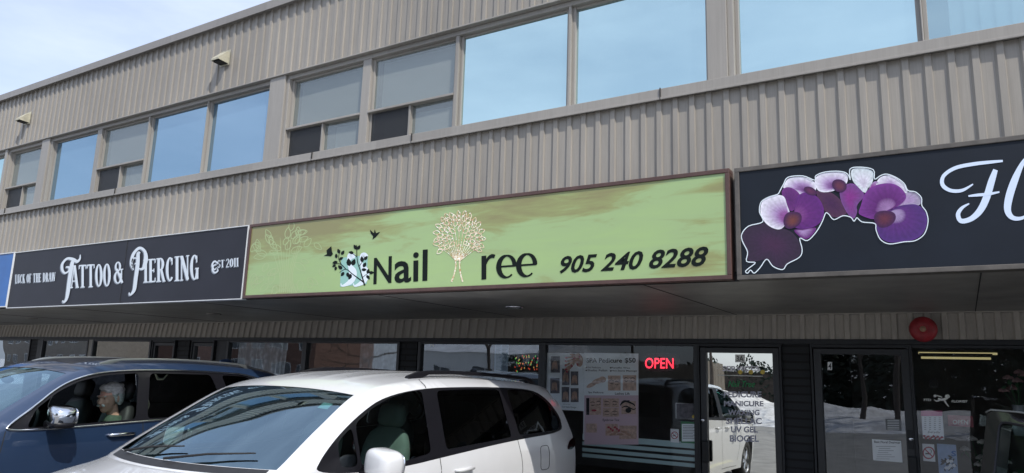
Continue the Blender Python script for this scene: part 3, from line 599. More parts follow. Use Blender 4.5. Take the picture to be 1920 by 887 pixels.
def ree():
    mb = MB()
    ribbon(mb, [(0, 0), (0, 1)], [.24, .24], 1, None, curve=False) if False else None
    q = quadmap((901.5, 480), (1008.5, 471.5), (1008, 518), (901.5, 524.5), KY)
    def st(pts, ws):
        L, Rr = stroke2(pts, ws); n = len(L); mb.add([q(*p) for p in L+Rr], [(i, i+1, n+i+1, n+i) for i in range(n-1)])
    def S_(pts, ws): p, w = resample(pts, ws); st(p, w)
    # unit box spans the three letters; widths are in box heights, so x is scaled by k
    k = 1/2.28
    def X(v): return v*k
    def stx(pts, ws, curve=True):
        if curve: pts, ws = resample(pts, ws)
        L, Rr = stroke2(pts, ws); n = len(L); e_ = eps(); mb.add([q(p[0]*k, p[1])+Vector((0, -e_, 0)) for p in L+Rr], [(i, i+1, n+i+1, n+i) for i in range(n-1)])
    stx([(.13, 0), (.13, 1)], [.2, .2], False); stx([(.2, .62), (.3, .86), (.45, .96), (.58, .93)], [.06, .12, .16, .15])
    for ox in (.68, 1.48):
        pts = []; ws = []
        for i in range(25):
            a = R(0+312*i/24); pts.append((ox+.38+.32*math.cos(a), .48+.45*math.sin(a))); ws.append(.07+.14*max(0, -math.cos(a))**.8+.10*max(0, math.cos(a))*(i < 8))
        stx(pts, ws, False); stx([(ox+.1, .49), (ox+.76, .49)], [.075, .075], False)
    return mb
ree().build('lettering', M['ink_black'], NS)
mb = MB(); text(mb, '905 240 8288', quadmap((1052, 480.5), (1329, 461.5), (1325, 499), (1049, 513.5), KY), .022, .22, spacing=1.0); mb.build('phone_number', M['ink_black'], NS)
# glitter tree
m, n, l, b = newmat('glitter'); tn = n.new('ShaderNodeTexVoronoi'); tn.inputs['Scale'].default_value = 90; tc = n.new('ShaderNodeTexCoord'); l.new(tc.outputs['Object'], tn.inputs['Vector'])
sp = n.new('ShaderNodeSeparateColor'); l.new(tn.outputs['Color'], sp.inputs[0]); rp = n.new('ShaderNodeValToRGB'); rp.color_ramp.interpolation = 'CONSTANT'
rp.color_ramp.elements[0].color = (.70, .58, .38, 1); rp.color_ramp.elements[1].position = .4; rp.color_ramp.elements[1].color = (.84, .76, .58, 1)
for p_, c_ in ((.66, (.58, .32, .20, 1)), (.78, (.95, .93, .85, 1)), (.9, (.5, .35, .12, 1))): e_ = rp.color_ramp.elements.new(p_); e_.color = c_
l.new(sp.outputs[0], rp.inputs['Fac']); l.new(rp.outputs['Color'], b.inputs['Base Color']); b.inputs['Roughness'].default_value = .4; M['glitter'] = m
mb = MB()
ribbon(mb, [(902, 533), (915, 495), (921, 450), (905, 405)], [7, 6, 6, 3], KY, c3); ribbon(mb, [(951, 533), (940, 490), (938, 440), (950, 405)], [7, 6, 6, 3], KY, c3)
cen = (935, 425)
for k in range(15):
    a = R(-205+k*230/14); e = (935+92*math.cos(a), 342+100*math.sin(a)); mid = ((cen[0]*.45+e[0]*.55), (cen[1]*.45+e[1]*.55)+6)
    ribbon(mb, [(931+(k-7)*1.3, 440), mid, e], [3.5, 2.6, 1.6], KY, c3)
for rr, n_ in ((.30, 8), (.56, 13), (.80, 19), (1.0, 17)):
    for k in range(n_):
        a = R(-212+k*244/(n_-1)) if rr > .5 else 2*math.pi*k/n_
        cx = 935+rr*86*math.cos(a); cy = 340+rr*92*math.sin(a)
        L = smooth(leaf(cx, cy, 31+rng.normal(0, 2), a+rng.normal(0, .22), .56), it=1); L.append(L[0]); ribbon(mb, L, 3.6, KY, c3, curve=False)
mb.build('glitter_tree', M['glitter'], NS)

# ---- sign 2: tattoo shop sign (flat dark panel in thin white trim)
TY = 5.40
M['navy_panel'] = mat('navy_panel', (.020, .021, .030), .5, noise=.18, nscale=1.5, spec=.3); M['white_edge'] = mat('white_edge', (.6, .62, .64), .4)
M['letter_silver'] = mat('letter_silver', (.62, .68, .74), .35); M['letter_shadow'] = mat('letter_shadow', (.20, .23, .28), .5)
tx0, tx1 = at(27, 476, TY).x, at(466, 422, TY).x; tz0, tz1 = at(456, 561.4, TY).z, at(400, 429.6, TY).z
TS = thing('shop_sign', 'dark navy tattoo and piercing sign with silver western lettering', 'sign', ((tx0+tx1)/2, 5.45, tz0), 'shop signs on the fascia')
signbox(TS, tx0, tx1, tz0, tz1, TY, TY+.09, .012, M['white_edge'], M['navy_panel'])
MB().box(-9.35-.003, -9.35+.003, TY+.0085, TY+.0125, tz0+.012, tz1-.012).build('panel_joint', M['seam'], TS)
LY = TY+.006
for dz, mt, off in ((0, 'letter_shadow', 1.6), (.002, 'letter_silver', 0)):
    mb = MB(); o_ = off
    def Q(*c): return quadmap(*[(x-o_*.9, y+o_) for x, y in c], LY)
    serif(mb, 'LUCK OF THE DRAW', Q((29, 515), (104.5, 510.5), (104.5, 527), (29, 531.5)), dz)
    serif(mb, 'ATTOO', Q((133, 498), (208, 493.5), (208, 537), (133, 540)), dz)
    serif(mb, '&', Q((214, 491), (233, 488.5), (233, 531), (214, 532)), dz)
    serif(mb, 'IERCING', Q((269.5, 487), (374, 476.5), (374, 524.5), (269.5, 530)), dz)
    serif(mb, '2011', Q((424, 485.5), (448, 483.5), (448, 499.5), (424, 501.5)), dz)
    serif(mb, 'ST', Q((408, 488), (421, 487), (421, 501), (408, 502.5)), dz)
    def rb(pts, w): ribbon(mb, [(x-o_*.9*4.435, y+o_*4.435) for x, y in pts], [q_ for q_ in w], LY-dz, a2)
    rb([(548, 668), (575, 672), (572, 700), (540, 718), (518, 690), (520, 640), (560, 598), (610, 605), (640, 622), (665, 600), (668, 565)], [10, 18, 12, 16, 22, 20, 18, 26, 24, 14, 6])       # swash of the T
    rb([(618, 600), (600, 640), (580, 760), (566, 870), (552, 935), (530, 962), (522, 945)], [18, 30, 30, 30, 22, 14, 10])
    rb([(1120, 640), (1145, 632), (1140, 600), (1110, 596), (1098, 640), (1110, 690), (1092, 640), (1110, 560), (1160, 510), (1205, 540), (1213, 610), (1190, 680), (1150, 680)], [10, 14, 10, 12, 14, 10, 22, 24, 22, 24, 34, 22, 8])
    rb([(1165, 555), (1150, 555), (1146, 640), (1130, 760), (1118, 850), (1100, 885), (1080, 900), (1074, 880)], [14, 26, 30, 30, 28, 20, 14, 8])
    rb([(1812, 640), (1790, 620), (1772, 632), (1765, 662), (1785, 690), (1800, 672)], [9, 12, 13, 12, 10, 5])
    rb([(1800, 650), (1778, 655), (1768, 690), (1785, 715), (1812, 700), (1806, 680)], [8, 11, 14, 14, 10, 5])
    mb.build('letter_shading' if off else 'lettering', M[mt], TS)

# ---- sign 3: florist sign
OY = 5.385
M['ink_panel'] = mat('ink_panel', (.007, .011, .019), .5, noise=.2, nscale=3, spec=.3)
ox0, oz0, oz1 = at(1379, 420, OY).x, at(1379, 525, OY).z, at(1380, 315, OY).z
FS = thing('shop_sign', 'dark florist sign in a grey frame printed with purple orchids and white script', 'sign', (.9, 5.44, oz0), 'shop signs on the fascia')
signbox(FS, ox0, 3.6, oz0, oz1, OY, OY+.11, .034, M['grey_frame'], M['ink_panel'])
FY2 = OY+.0105
M['petals'] = vcol('petals', .4)
mb = MB()
def petal(pts, cen, cin, cout, layer, mid=.55, cm=None):
    pts = smooth(pts, it=2); Y = FY2-.0006*layer; n = len(pts)
    ctr = at(*c5(*cen), Y); vs = [ctr]; cols = [(*cin, 1)]
    cm = cm or tuple((a+b_)/2 for a, b_ in zip(cin, cout))
    rings = ((.3, [a*.6+b_*.4 for a, b_ in zip(cin, cm)]), (mid, cm), (.88, cout), (1, [min(1, c*1.25) for c in cout]))
    base = len(mb.v)
    for f, cc in rings:
        for i, p in enumerate(pts):
            q = (cen[0]+(p[0]-cen[0])*f, cen[1]+(p[1]-cen[1])*f); vs.append(at(*c5(*q), Y))
            v = 1+.10*math.sin(i*2.4)*(.4 if f == 1 else 1) * (1 if f < 1 else .3); cols.append((*[max(0, c*v) for c in cc], 1))
    fs = [(0, 1+i, 1+(i+1) % n) for i in range(n)]
    for r_ in range(len(rings)-1): fs += [(1+r_*n+i, 1+(r_+1)*n+i, 1+(r_+1)*n+(i+1) % n, 1+r_*n+(i+1) % n) for i in range(n)]
    mb.v += [tuple(v) for v in vs]; mb.c += cols; mb.f += [tuple(base+i for i in f) for f in fs]
WH = (.70, .68, .78); LI = (.40, .26, .50); MG = (.22, .02, .22); DP = (.05, .008, .06); PU = (.13, .02, .17); BL = (.07, .02, .16)
petal([(145, 385), (90, 402), (65, 430), (68, 460), (88, 500), (82, 533), (120, 538), (160, 525), (185, 552), (222, 566), (240, 545), (285, 518), (296, 488), (282, 450), (250, 415), (180, 400)], (190, 470), (.05, .012, .05), (.028, .012, .034), 1, cm=(.035, .012, .042))
petal([(226, 240), (243, 212), (300, 208), (345, 225), (355, 260), (330, 285), (290, 280), (250, 255), (222, 255)], (305, 262), PU, WH, 2, .5, LI)
petal([(350, 260), (400, 262), (450, 300), (475, 345), (460, 358), (420, 370), (390, 345), (370, 330), (355, 285)], (410, 310), DP, (.07, .02, .06), 1)
petal([(440, 255), (490, 228), (530, 260), (540, 285), (505, 320), (512, 345), (496, 378), (470, 350), (445, 300)], (480, 290), MG, (.16, .05, .22), 2)
petal([(345, 215), (370, 195), (440, 190), (476, 200), (472, 235), (450, 250), (410, 268), (365, 270), (346, 245)], (420, 248), PU, WH, 3, .45, LI)
petal([(483, 180), (520, 173), (572, 183), (575, 215), (558, 255), (540, 276), (515, 250), (490, 225)], (535, 240), (.55, .5, .62), (.62, .68, .72), 3, .4, WH)
petal([(590, 215), (625, 200), (665, 215), (702, 250), (706, 280), (660, 250), (620, 245), (580, 250)], (640, 235), LI, WH, 3, .4)
petal([(700, 265), (735, 270), (758, 292), (756, 322), (700, 325), (665, 338), (660, 315)], (700, 300), LI, (.35, .3, .42), 3)
petal([(540, 270), (575, 222), (600, 235), (560, 265), (548, 285)], (565, 250), MG, LI, 3)
petal([(215, 272), (225, 252), (250, 248), (280, 265), (292, 285), (275, 330), (252, 347), (235, 315)], (252, 300), (.09, .01, .13), PU, 4)
petal([(133, 345), (140, 305), (165, 288), (205, 278), (230, 285), (238, 320), (252, 350), (240, 385), (215, 416), (180, 408), (150, 385)], (245, 372), MG, WH, 5, .42, (.36, .22, .45))
petal([(270, 345), (268, 300), (290, 272), (325, 268), (360, 288), (383, 330), (380, 370), (352, 402), (300, 413), (258, 405)], (262, 365), (.22, .06, .24), (.10, .012, .16), 5, .5, (.12, .015, .17))
petal([(258, 412), (300, 414), (355, 402), (345, 425), (318, 452), (290, 445)], (300, 420), LI, PU, 4)
petal([(525, 320), (535, 275), (570, 245), (620, 232), (668, 240), (700, 275), (698, 300), (660, 330), (620, 345), (580, 378), (530, 362), (512, 350)], (630, 335), (.35, .2, .42), (.15, .025, .21), 6, .45, (.10, .01, .14))
petal([(580, 385), (610, 350), (660, 325), (700, 316), (745, 315), (777, 345), (783, 385), (766, 430), (735, 453), (690, 460), (635, 466), (600, 448), (586, 415)], (645, 345), (.4, .3, .5), BL, 6, .4, (.10, .02, .18))
petal([(575, 350), (610, 338), (655, 345), (662, 372), (640, 400), (600, 410), (575, 385)], (615, 372), (.12, .02, .04), DP, 7)
petal([(232, 350), (262, 342), (295, 350), (296, 385), (270, 408), (235, 412), (222, 385)], (262, 380), (.16, .04, .03), DP, 7)
petal([(412, 225), (440, 216), (470, 232), (468, 262), (440, 272), (415, 255)], (442, 245), (.14, .03, .06), DP, 7)
petal([(300, 250), (330, 245), (358, 268), (345, 285), (312, 275)], (330, 265), (.12, .02, .08), DP, 7)
mb.build('orchid_print', M['petals'], FS, colors=True)
mb = MB(); OUT = [(208, 270), (225, 238), (243, 211), (300, 206), (345, 222), (350, 205), (385, 191), (440, 188), (472, 198), (484, 222), (482, 180), (520, 172), (572, 182), (577, 218), (600, 205), (625, 199), (662, 213), (692, 236), (706, 262), (735, 268), (758, 290), (760, 320), (777, 345), (784, 383), (770, 430), (735, 456), (690, 461), (635, 469), (600, 452), (583, 415), (578, 390), (530, 384), (510, 368), (505, 372), (497, 381), (485, 366), (455, 360), (420, 375), (400, 354), (388, 350), (375, 382), (352, 422), (318, 456), (288, 447), (297, 490), (287, 520), (240, 546), (222, 568), (185, 556), (160, 528), (135, 560), (112, 582), (98, 570), (86, 582), (78, 575), (92, 562), (116, 541), (82, 536), (86, 500), (66, 458), (64, 430), (90, 400), (145, 383), (132, 345), (138, 308), (165, 289), (200, 278), (208, 270)]
ribbon(mb, OUT, 3.6, FY2-.006, c5, k=4); mb.build('orchid_outline', M['ink_white'], FS)
mb = MB()
M['script_white'] = mat('script_white', (.62, .72, .90), .4)
ribbon(mb, [(1073, 148), (1030, 152), (960, 160), (890, 175), (845, 205), (840, 240), (870, 262), (915, 262), (958, 238)], [8, 12, 14, 14, 14, 16, 14, 12, 5], FY2-.002, c5)
ribbon(mb, [(1045, 182), (1030, 225), (1010, 290), (985, 340), (950, 372), (912, 380), (900, 355), (915, 330), (943, 313)], [18, 26, 28, 26, 20, 18, 17, 12, 5], FY2-.0015, c5)
ribbon(mb, [(940, 284), (975, 280), (1020, 276), (1060, 268)], [6, 11, 11, 6], FY2-.0025, c5)
ribbon(mb, [(1170, 200), (1178, 160), (1165, 140), (1145, 165), (1118, 225), (1097, 290), (1092, 340), (1112, 368), (1150, 368), (1190, 340)], [8, 10, 12, 18, 28, 30, 26, 18, 12, 8], FY2-.002, c5)
mb.build('script_lettering', M['script_white'], FS)
# ---- sign 4: blue sign at the far left
BS = thing('shop_sign', 'plain blue sign panel with a white lower strip left of the tattoo sign', 'sign', (tx0-1.6, 5.45, tz0), 'shop signs on the fascia')
M['blue_panel'] = mat('blue_panel', (.02, .12, .38), .4, noise=.15, nscale=2)
signbox(BS, tx0-3.2, tx0-.012, at(5, 576, TY).z, tz1+.01, TY, TY+.09, .016, M['white_edge'], M['blue_panel'])

# ------------------------------------------------------------------ fixtures
for (x, y), lb in (((-4.36, 7.15), 'round recessed canopy light above the right end of the white van'), ((-9.70, 7.10), 'recessed canopy light below the right end of the tattoo sign'), ((-15.25, 7.15), 'recessed canopy light below the left end of the tattoo sign')):
    t = thing('recessed_light', lb, 'ceiling light', (x, y, 2.55), 'recessed canopy lights')
    MB().lathe([(.075, .001), (.085, -.008), (.105, -.008), (.105, .003)], (x, y, 2.548), 'Z', 28).build('trim_ring', M['chrome'] if x > -5 else M['trim'], t, smooth=True)
    MB().lathe([(0, -.004), (.05, -.006), (.0745, -.002)], (x, y, 2.548), 'Z', 28).build('lens', M['white_trim'] if x > -5 else M['grey_frame'], t, smooth=True)
bc = at(1731, 617.5, 8.56)
t = thing('alarm_bell', 'round red alarm bell on the ribbed band above the florist window', 'alarm bell', (bc.x, 8.6, bc.z-.129))
M['bell_red'] = mat('bell_red', (.36, .025, .035), .5, noise=.45, nscale=14, bump=.1)
MB().lathe([(.030, -.048), (.045, -.056), (.088, -.049), (.116, -.027), (.129, .0), (.129, .012)], (bc.x, 8.55, bc.z), 'Y', 40).build('gong', M['bell_red'], t, smooth=True)
MB().lathe([(0, -.060), (.008, -.060), (.009, -.054), (.029, -.052), (.031, -.044)], (bc.x, 8.55, bc.z), 'Y', 24).build('hub', mat('bell_hub', (.42, .25, .16), .6), t, smooth=True)
MB().box(bc.x-.05, bc.x+.05, 8.555, 8.60, bc.z-.05, bc.z+.05).build('mount', M['seam'], t)
# ------------------------------------------------------------------ vehicles
def pip(pt, poly_):
    x, y = pt; c = False; n = len(poly_); j = n-1
    for i in range(n):
        xi, yi = poly_[i]; xj, yj = poly_[j]
        if (yi > y) != (yj > y) and x < (xj-xi)*(y-yi)/(yj-yi)+xi: c = not c
        j = i
    return c
def dens(pts, d=.06):
    o = []; n = len(pts)
    for i in range(n):
        a, b = pts[i], pts[(i+1) % n]; k = max(1, int(math.dist(a, b)/d)); o += [(a[0]+(b[0]-a[0])*t/k, a[1]+(b[1]-a[1])*t/k) for t in range(k)]
    return o
def trimesh(outer, holes, fn, d=.06, flip=False, mb=None, dn=True):
    mb = mb or MB(); loops = [dens(outer, d) if dn else outer]+[dens(h, d) for h in holes]
    pts = []; edges = []
    for lp in loops:
        b0 = len(pts); pts += [Vector(p) for p in lp]; edges += [(b0+i, b0+(i+1) % len(lp)) for i in range(len(lp))]
    xs = [p.x for p in pts]; ys = [p.y for p in pts]
    bnd = np.array([[p.x, p.y] for p in pts])
    for x in np.arange(min(xs)+d/2, max(xs), d):
        for y in np.arange(min(ys)+d/2, max(ys), d):
            if pip((x, y), loops[0]) and not any(pip((x, y), h) for h in loops[1:]) and np.min(np.abs(bnd-[x, y]).sum(1)) > d*.45: pts.append(Vector((x, y)))
    out = delaunay_2d_cdt(pts, edges, [], 0, 1e-7); V = out[0]; fs = []
    for f in out[2]:
        a, b, c = [V[i] for i in f[:3]]; cc = ((a.x+b.x+c.x)/3, (a.y+b.y+c.y)/3)
        if not pip(cc, loops[0]) or any(pip(cc, h) for h in loops[1:]): continue
        ccw = (b-a).cross(c-a) > 0
        f = tuple(f[:3]); fs.append(f if ccw != flip else f[::-1])
    mb.add([fn(v.x, v.y) for v in V], fs); return mb
def rnd(pts, it=2, r=.045):
    o = []; n = len(pts)
    for i in range(n):
        a, b, c = [Vector(pts[(i+k) % n]) for k in (-1, 0, 1)]
        d1 = (a-b); d2 = (c-b); m = min(r, d1.length*.42, d2.length*.42); p = b+d1.normalized()*m; q = b+d2.normalized()*m
        o += [tuple(p*(1-t)**2+b*2*t*(1-t)+q*t*t) for t in (0, .34, .67, 1)]
    return o
class Car:
    def __init__(s, P):
        s.P = P; s.E = P['E']; s.Ce = P['C']; s.n = len(s.E)-1
        s.ev = [s.cr(s.E, t) for t in np.linspace(2, 12, 201)]
        s.tu = [e[0] for e in s.ev]; s.tz = [e[1] for e in s.ev]
    def cr(s, A, t):
        i = min(int(t), len(A)-2); f = t-i; p = [A[max(i-1, 0)], A[i], A[i+1], A[min(i+2, len(A)-1)]]
        return tuple(.5*((2*p[1][q])+(-p[0][q]+p[2][q])*f+(2*p[0][q]-5*p[1][q]+4*p[2][q]-p[3][q])*f*f+(-p[0][q]+3*p[1][q]-3*p[2][q]+p[3][q])*f**3) for q in (0, 1))
    def w(s, u, z):
        P = s.P; L = P['L']; b = float(np.interp(z, P['hz'], P['hw']))
        b *= 1-.17*max(0, (.95-u)/.95)**2.4 - .07*max(0, (u-(L-.8))/.8)**2.2
        zt = float(np.interp(u, s.tu, s.tz)); return b-.045*max(0, min(1, 1-(zt-z)/.09))**2
    def side(s, sg=1, off=0.0): return lambda u, z: s.W(sg*(s.w(u, z)+off), u, z)
    def W(s, x, u, z): return (s.P['Xc']+x, s.P['Y0']+u, z)
    def topf(s, t, q, off=0.0):
        e = s.cr(s.E, t); c = s.cr(s.Ce, t); ye = s.w(*e); a = abs(q); k = a**2.3
        z = c[1]+(e[1]-c[1])*k
        if s.P.get('ridge') and 7.3 < t < 11: z += .007*sum(math.exp(-((a-m)/.035)**2) for m in (.22, .52))*min(1, (t-7.3)*2, (11-t)*2)
        nrm = (0, 0, 1) if 6.6 < t < 11.6 or 2.2 < t < 5 else ((0, -.6, .8) if t <= 6.6 and t >= 2 else (0, -1, 0) if t < 2 else (0, 1, .1))
        return s.W(ye*q, c[0]+(e[0]-c[0])*a**2+nrm[1]*off, z+nrm[2]*off)
    def grid(s, t0, t1, q0, q1, off=0.0, dt=.1, dq=.05, skip=None):
        mb = MB(); nt = max(1, round((t1-t0)/dt)); nq = max(1, round((q1-q0)/dq)); vs = []
        for i in range(nt+1):
            for j in range(nq+1): vs.append(s.topf(t0+(t1-t0)*i/nt, q0+(q1-q0)*j/nq, off))
        fs = []
        for i in range(nt):
            for j in range(nq):
                tc_, qc = t0+(t1-t0)*(i+.5)/nt, q0+(q1-q0)*(j+.5)/nq
                if skip and skip(tc_, qc): continue
                a = i*(nq+1)+j; fs.append((a, a+1, a+nq+2, a+nq+1))
        return mb.add(vs, fs)
def build_car(P, root, door_open=False):
    K = Car(P); L = P['L']; pm = P['paint']; wr = P['wr']
    ts = [i*.1 for i in range(K.n*10+1)]
    outline = [K.cr(K.E, t) for t in ts]
    r0 = outline[-1]
    bot = [(P['wheels'][1]+wr+.07, .24)]
    for wc in (P['wheels'][1], P['wheels'][0]): bot += [(wc+(wr+.055)*math.cos(R(a)), wr+(wr+.055)*math.sin(R(a))) for a in range(-15, 196, 15)]
    bot.append((P['wheels'][0]-wr-.07, .26))
    outer = (outline+bot)[::-1]
    if sum(a[0]*b[1]-b[0]*a[1] for a, b in zip(outer, outer[1:]+outer[:1])) < 0: outer = outer[::-1]
    dlo = smooth(P['dlo'], it=2)
    ws = lambda t, q: (5.1 < t < 6.9 and abs(q) < P['wsq']) or (12.1 < t < 13.0 and abs(q) < .82) or (P.get('sunroof') and 7.4 < t < 9.4 and abs(q) < .65)
    body = K.grid(0, K.n, -1, 1, skip=ws)
    doorpoly = [(1.46, .42), (1.42, .9), (1.40, 1.19)] + [p for p in P['dlo'][1:] if p[0] < 2.62 and p[1] > 1.3] + [(2.70, 1.73), (2.66, 1.2), (2.66, .42)]
    for sg in (1, -1):
        holes = [dlo]
        out_ = outer
        if door_open and sg < 0:
            dp = [(1.42, .42), (1.40, .9), (1.38, 1.17)] + [p for p in P['dlo'] if 1.4 < p[0] < 2.5 and p[1] > 1.2] + [(2.62, 1.722), (2.66, 1.2), (2.64, .42)]
            holes = [dp, rnd([p for p in P['dlo'] if p[0] > 2.7]+[(2.70, 1.25), (2.72, 1.71)][::1], 1)] if False else [dp]
        trimesh(out_, holes, K.side(sg), .07, flip=sg < 0, mb=body, dn=False)
    b_ob = body.build('body', pm, root, auto=38)
    # inner lining
    lin = K.grid(6.95, 11.9, -.97, .97, off=-.035, dt=.2, dq=.1)
    for sg in (1, -1):
        if not (door_open and sg < 0): trimesh([(1.2, .4), (1.2, 1.12)]+[(e[0], e[1]-.03) for e in outline if 1.25 < e[0] < L-.3 and e[1] > 1.1]+[(L-.25, 1.1), (L-.25, .4)], [dlo], K.side(sg, -.035), .12, mb=lin)
    lin.add([K.W(x, u, .42) for x, u in ((-.9, .9), (.9, .9), (.9, L-.2), (-.9, L-.2))], [(0, 1, 2, 3)])
    lin.add([K.W(x, 1.15, z) for x, z in ((-.9, .4), (.9, .4), (.9, 1.05), (-.9, 1.05))], [(0, 1, 2, 3)])
    lin.add([K.W(x, L-.28, z) for x, z in ((-.9, .4), (.9, .4), (.9, 1.15), (-.9, 1.15))], [(0, 1, 2, 3)])
    lin.build('lining', M['lining'], root)
    K.grid(5.08, 6.93, -P['wsq']-.01, P['wsq']+.01, off=-.003, dt=.1).build('windshield', M['g_ws'], root, smooth=True)
    fr = MB()
    for a in ((6.78, 6.935, -P['wsq']-.01, P['wsq']+.01), (5.08, 5.2, -P['wsq']-.01, P['wsq']+.01)): g = K.grid(*a, off=-.007, dt=.08); fr.add(g.v, g.f)
    for sg in (-1, 1): g = K.grid(5.2, 6.78, min(sg*P['wsq'], sg*(P['wsq']-.035)), max(sg*P['wsq'], sg*(P['wsq']-.035)), off=-.007); fr.add(g.v, g.f)
    fr.build('windshield_border', M['lining'], root, smooth=True)
    K.grid(12.08, 13.02, -.83, .83, off=-.003).build('rear_window', M['g_tint'], root, smooth=True)
    if P.get('sunroof'): K.grid(7.4, 9.4, -.65, .65, off=-.002).build('sunroof', M['gloss_black'], root, smooth=True)
    K.grid(4.82, 5.08, -.86, .86, off=.004).build('cowl', M['seat_black'], root, smooth=True)
    K.grid(.9, 1.75, -.55, .55, off=.006).build('grille', M['gloss_black'], root, smooth=True)
    for sg in (1, -1):
        if door_open and sg < 0: continue
        panes = [rnd(w_, 1) for w_ in P['windows']]
        trimesh(dlo, [rnd(w_, 1) for w_ in P['wholes']], K.side(sg, -.004), .08, flip=sg < 0).build('window_surround', M['gloss_black'], root, smooth=True)
        for i, w_ in enumerate(panes):
            trimesh(w_, [], K.side(sg, -.010), .08, flip=sg < 0).build('side_window', M['g_tint'] if i >= P['ntint'] else (M['g_open'] if (P.get('lowered') and i == 0) else M['g_side']), root, smooth=True)
        if P.get('chrome'):
            c_ = MB(); lp = [Vector(K.side(sg, .004)(*p)) for p in dens(dlo, .05)]; lp.append(lp[0]); c_.tube(lp, .0105, 6, False); c_.build('chrome_trim', M['chrome'], root, smooth=True)
        for seam in P['seams']:
            L_, R_ = stroke2(*[x for x in resample(seam, .008, 5)]); n_ = len(L_); f_ = K.side(sg, .0015); mb = MB(); mb.add([f_(*p) for p in L_+R_], [(i, i+1, n_+i+1, n_+i) for i in range(n_-1)]); mb.build('door_seam', M['lining'], root)
        for hu, hz, hl in P['handles']:
            mb = MB(); f_ = K.side(sg, .035); g_ = K.side(sg, .0)
            mb.tube([g_(hu, hz), f_(hu+.03, hz+.002), f_(hu+hl*.5, hz+.004), f_(hu+hl-.03, hz+.006), g_(hu+hl, hz+.006)], [.012, .016, .017, .016, .012], 10)
            mb.build('door_handle', P['handlemat'], root, smooth=True)
        if P.get('fuel') and sg > 0:
            u0, z0 = P['fuel']; lp = [K.side(1, .0012)(*p) for p in dens(rnd([(u0, z0), (u0+.17, z0), (u0+.17, z0+.22), (u0, z0+.22)], 2), .03)]; mb = MB(); lp.append(lp[0]); mb.tube(lp, .003, 5, False); mb.build('fuel_door_gap', M['lining'], root)
        tl = trimesh(rnd(P['tail'], 1), [], K.side(sg, .006), .05, flip=sg < 0)
        tl.build('tail_lamp', M['lamp_red'], root, smooth=True)
        trimesh(rnd(P['head'], 1), [], K.side(sg, .006), .06, flip=sg < 0).build('headlight', M['lamp_clear'], root, smooth=True)
        # mirror
        mu, mz = P['mirror']; x0 = K.w(mu, mz)
        c_ = Vector(K.W(sg*(x0+.175), mu, mz+.015)); rot = Euler((0, R(6*sg), R(-12*sg))).to_matrix()
        mb = MB().ell(c_, P['mirsize'], 24, 14, rot, .55); mr_ = mb.build('side_mirror', P['mirmat'], root, smooth=True)
        MB().ell(c_+Vector((0, 0, -P['mirsize'][2]*.72)), (P['mirsize'][0]*.97, P['mirsize'][1]*.98, P['mirsize'][2]*.42), 20, 10, rot, .6).build('mirror_base', M['gloss_black'], mr_, smooth=True)
        MB().tube([K.side(sg, -.02)(mu-.02, mz-.07), tuple(c_+Vector((-sg*.06, 0, -.07)))], [.045, .035], 10).build('mirror_arm', M['gloss_black'], mr_, smooth=True)
        MB().ell(c_+rot @ Vector((0, P['mirsize'][1]*.93, 0)), (P['mirsize'][0]*.86, .012, P['mirsize'][2]*.8), 20, 8, rot, .6).build('mirror_glass', M['chrome'], mr_, smooth=True)
        # roof rails
        ry = P['rail']; mb = MB(); pts = []
        for i in range(15):
            t = ry[0]+(ry[1]-ry[0])*i/14; p = Vector(K.topf(t, sg*ry[2])); h = ry[3]*min(1, min(i, 14-i)/1.6)**.6; pts.append(p+Vector((0, 0, .004+h)))
        n0 = len(pts); vs = []
        for i, p in enumerate(pts):
            wd = P.get('rw', .022); hh = P.get('rh', .016)
            base = Vector(K.topf(ry[0]+(ry[1]-ry[0])*i/14, sg*ry[2])).z
            vs += [(p.x-wd, p.y, p.z+hh*.2), (p.x-wd*.6, p.y, p.z+hh), (p.x+wd*.6, p.y, p.z+hh), (p.x+wd, p.y, p.z+hh*.2), (p.x+wd, p.y, max(base-.01, p.z-hh) if 1 < i < 13 else base-.01), (p.x-wd, p.y, max(base-.01, p.z-hh) if 1 < i < 13 else base-.01)]
        mb.add(vs, [(6*i+k, 6*i+(k+1) % 6, 6*i+6+(k+1) % 6, 6*i+6+k) for i in range(14) for k in range(6)]+[tuple(range(6))[::-1], tuple(84+k for k in range(6))])
        mb.build('roof_rail', P['railmat'], root, auto=50)
        for wc in P['wheels']:
            cx = P['Xc']+sg*(P['hw'][0]-.10); c0 = (cx, P['Y0']+wc, wr)
            q = -sg
            ty = MB().lathe([(wr*.66, sg*.10), (wr*.72, sg*.115), (wr*.9, sg*.115), (wr*.985, sg*.09), (wr, sg*.04), (wr, -sg*.06), (wr*.97, -sg*.10), (wr*.66, -sg*.11)], c0, 'X', 36).build('wheel', M['rubber'], root, smooth=True)
            mb = MB().lathe([(wr*.67, sg*.10), (wr*.64, sg*.085), (wr*.62, 0), (wr*.62, -sg*.08)], c0, 'X', 36)
            for k in range(5):
                for da in (-.13, .13):
                    a = 2*math.pi*k/5; pr = lambda r_, aa, x: (cx+sg*x, c0[1]+r_*math.cos(aa), c0[2]+r_*math.sin(aa))
                    mb.tube([pr(.03, a, .075), pr(wr*.63, a+da*1.2, .07)], [.026, .017], 6)
            mb.lathe([(0, sg*.09), (.05, sg*.09), (.06, sg*.06), (.06, 0)], c0, 'X', 20)
            mb.build('rim', M['alloy'], ty, auto=40)
            MB().lathe([(0, -sg*.09), (wr*.6, -sg*.09)], c0, 'X', 20).build('brake_disc', M['lining'], ty)
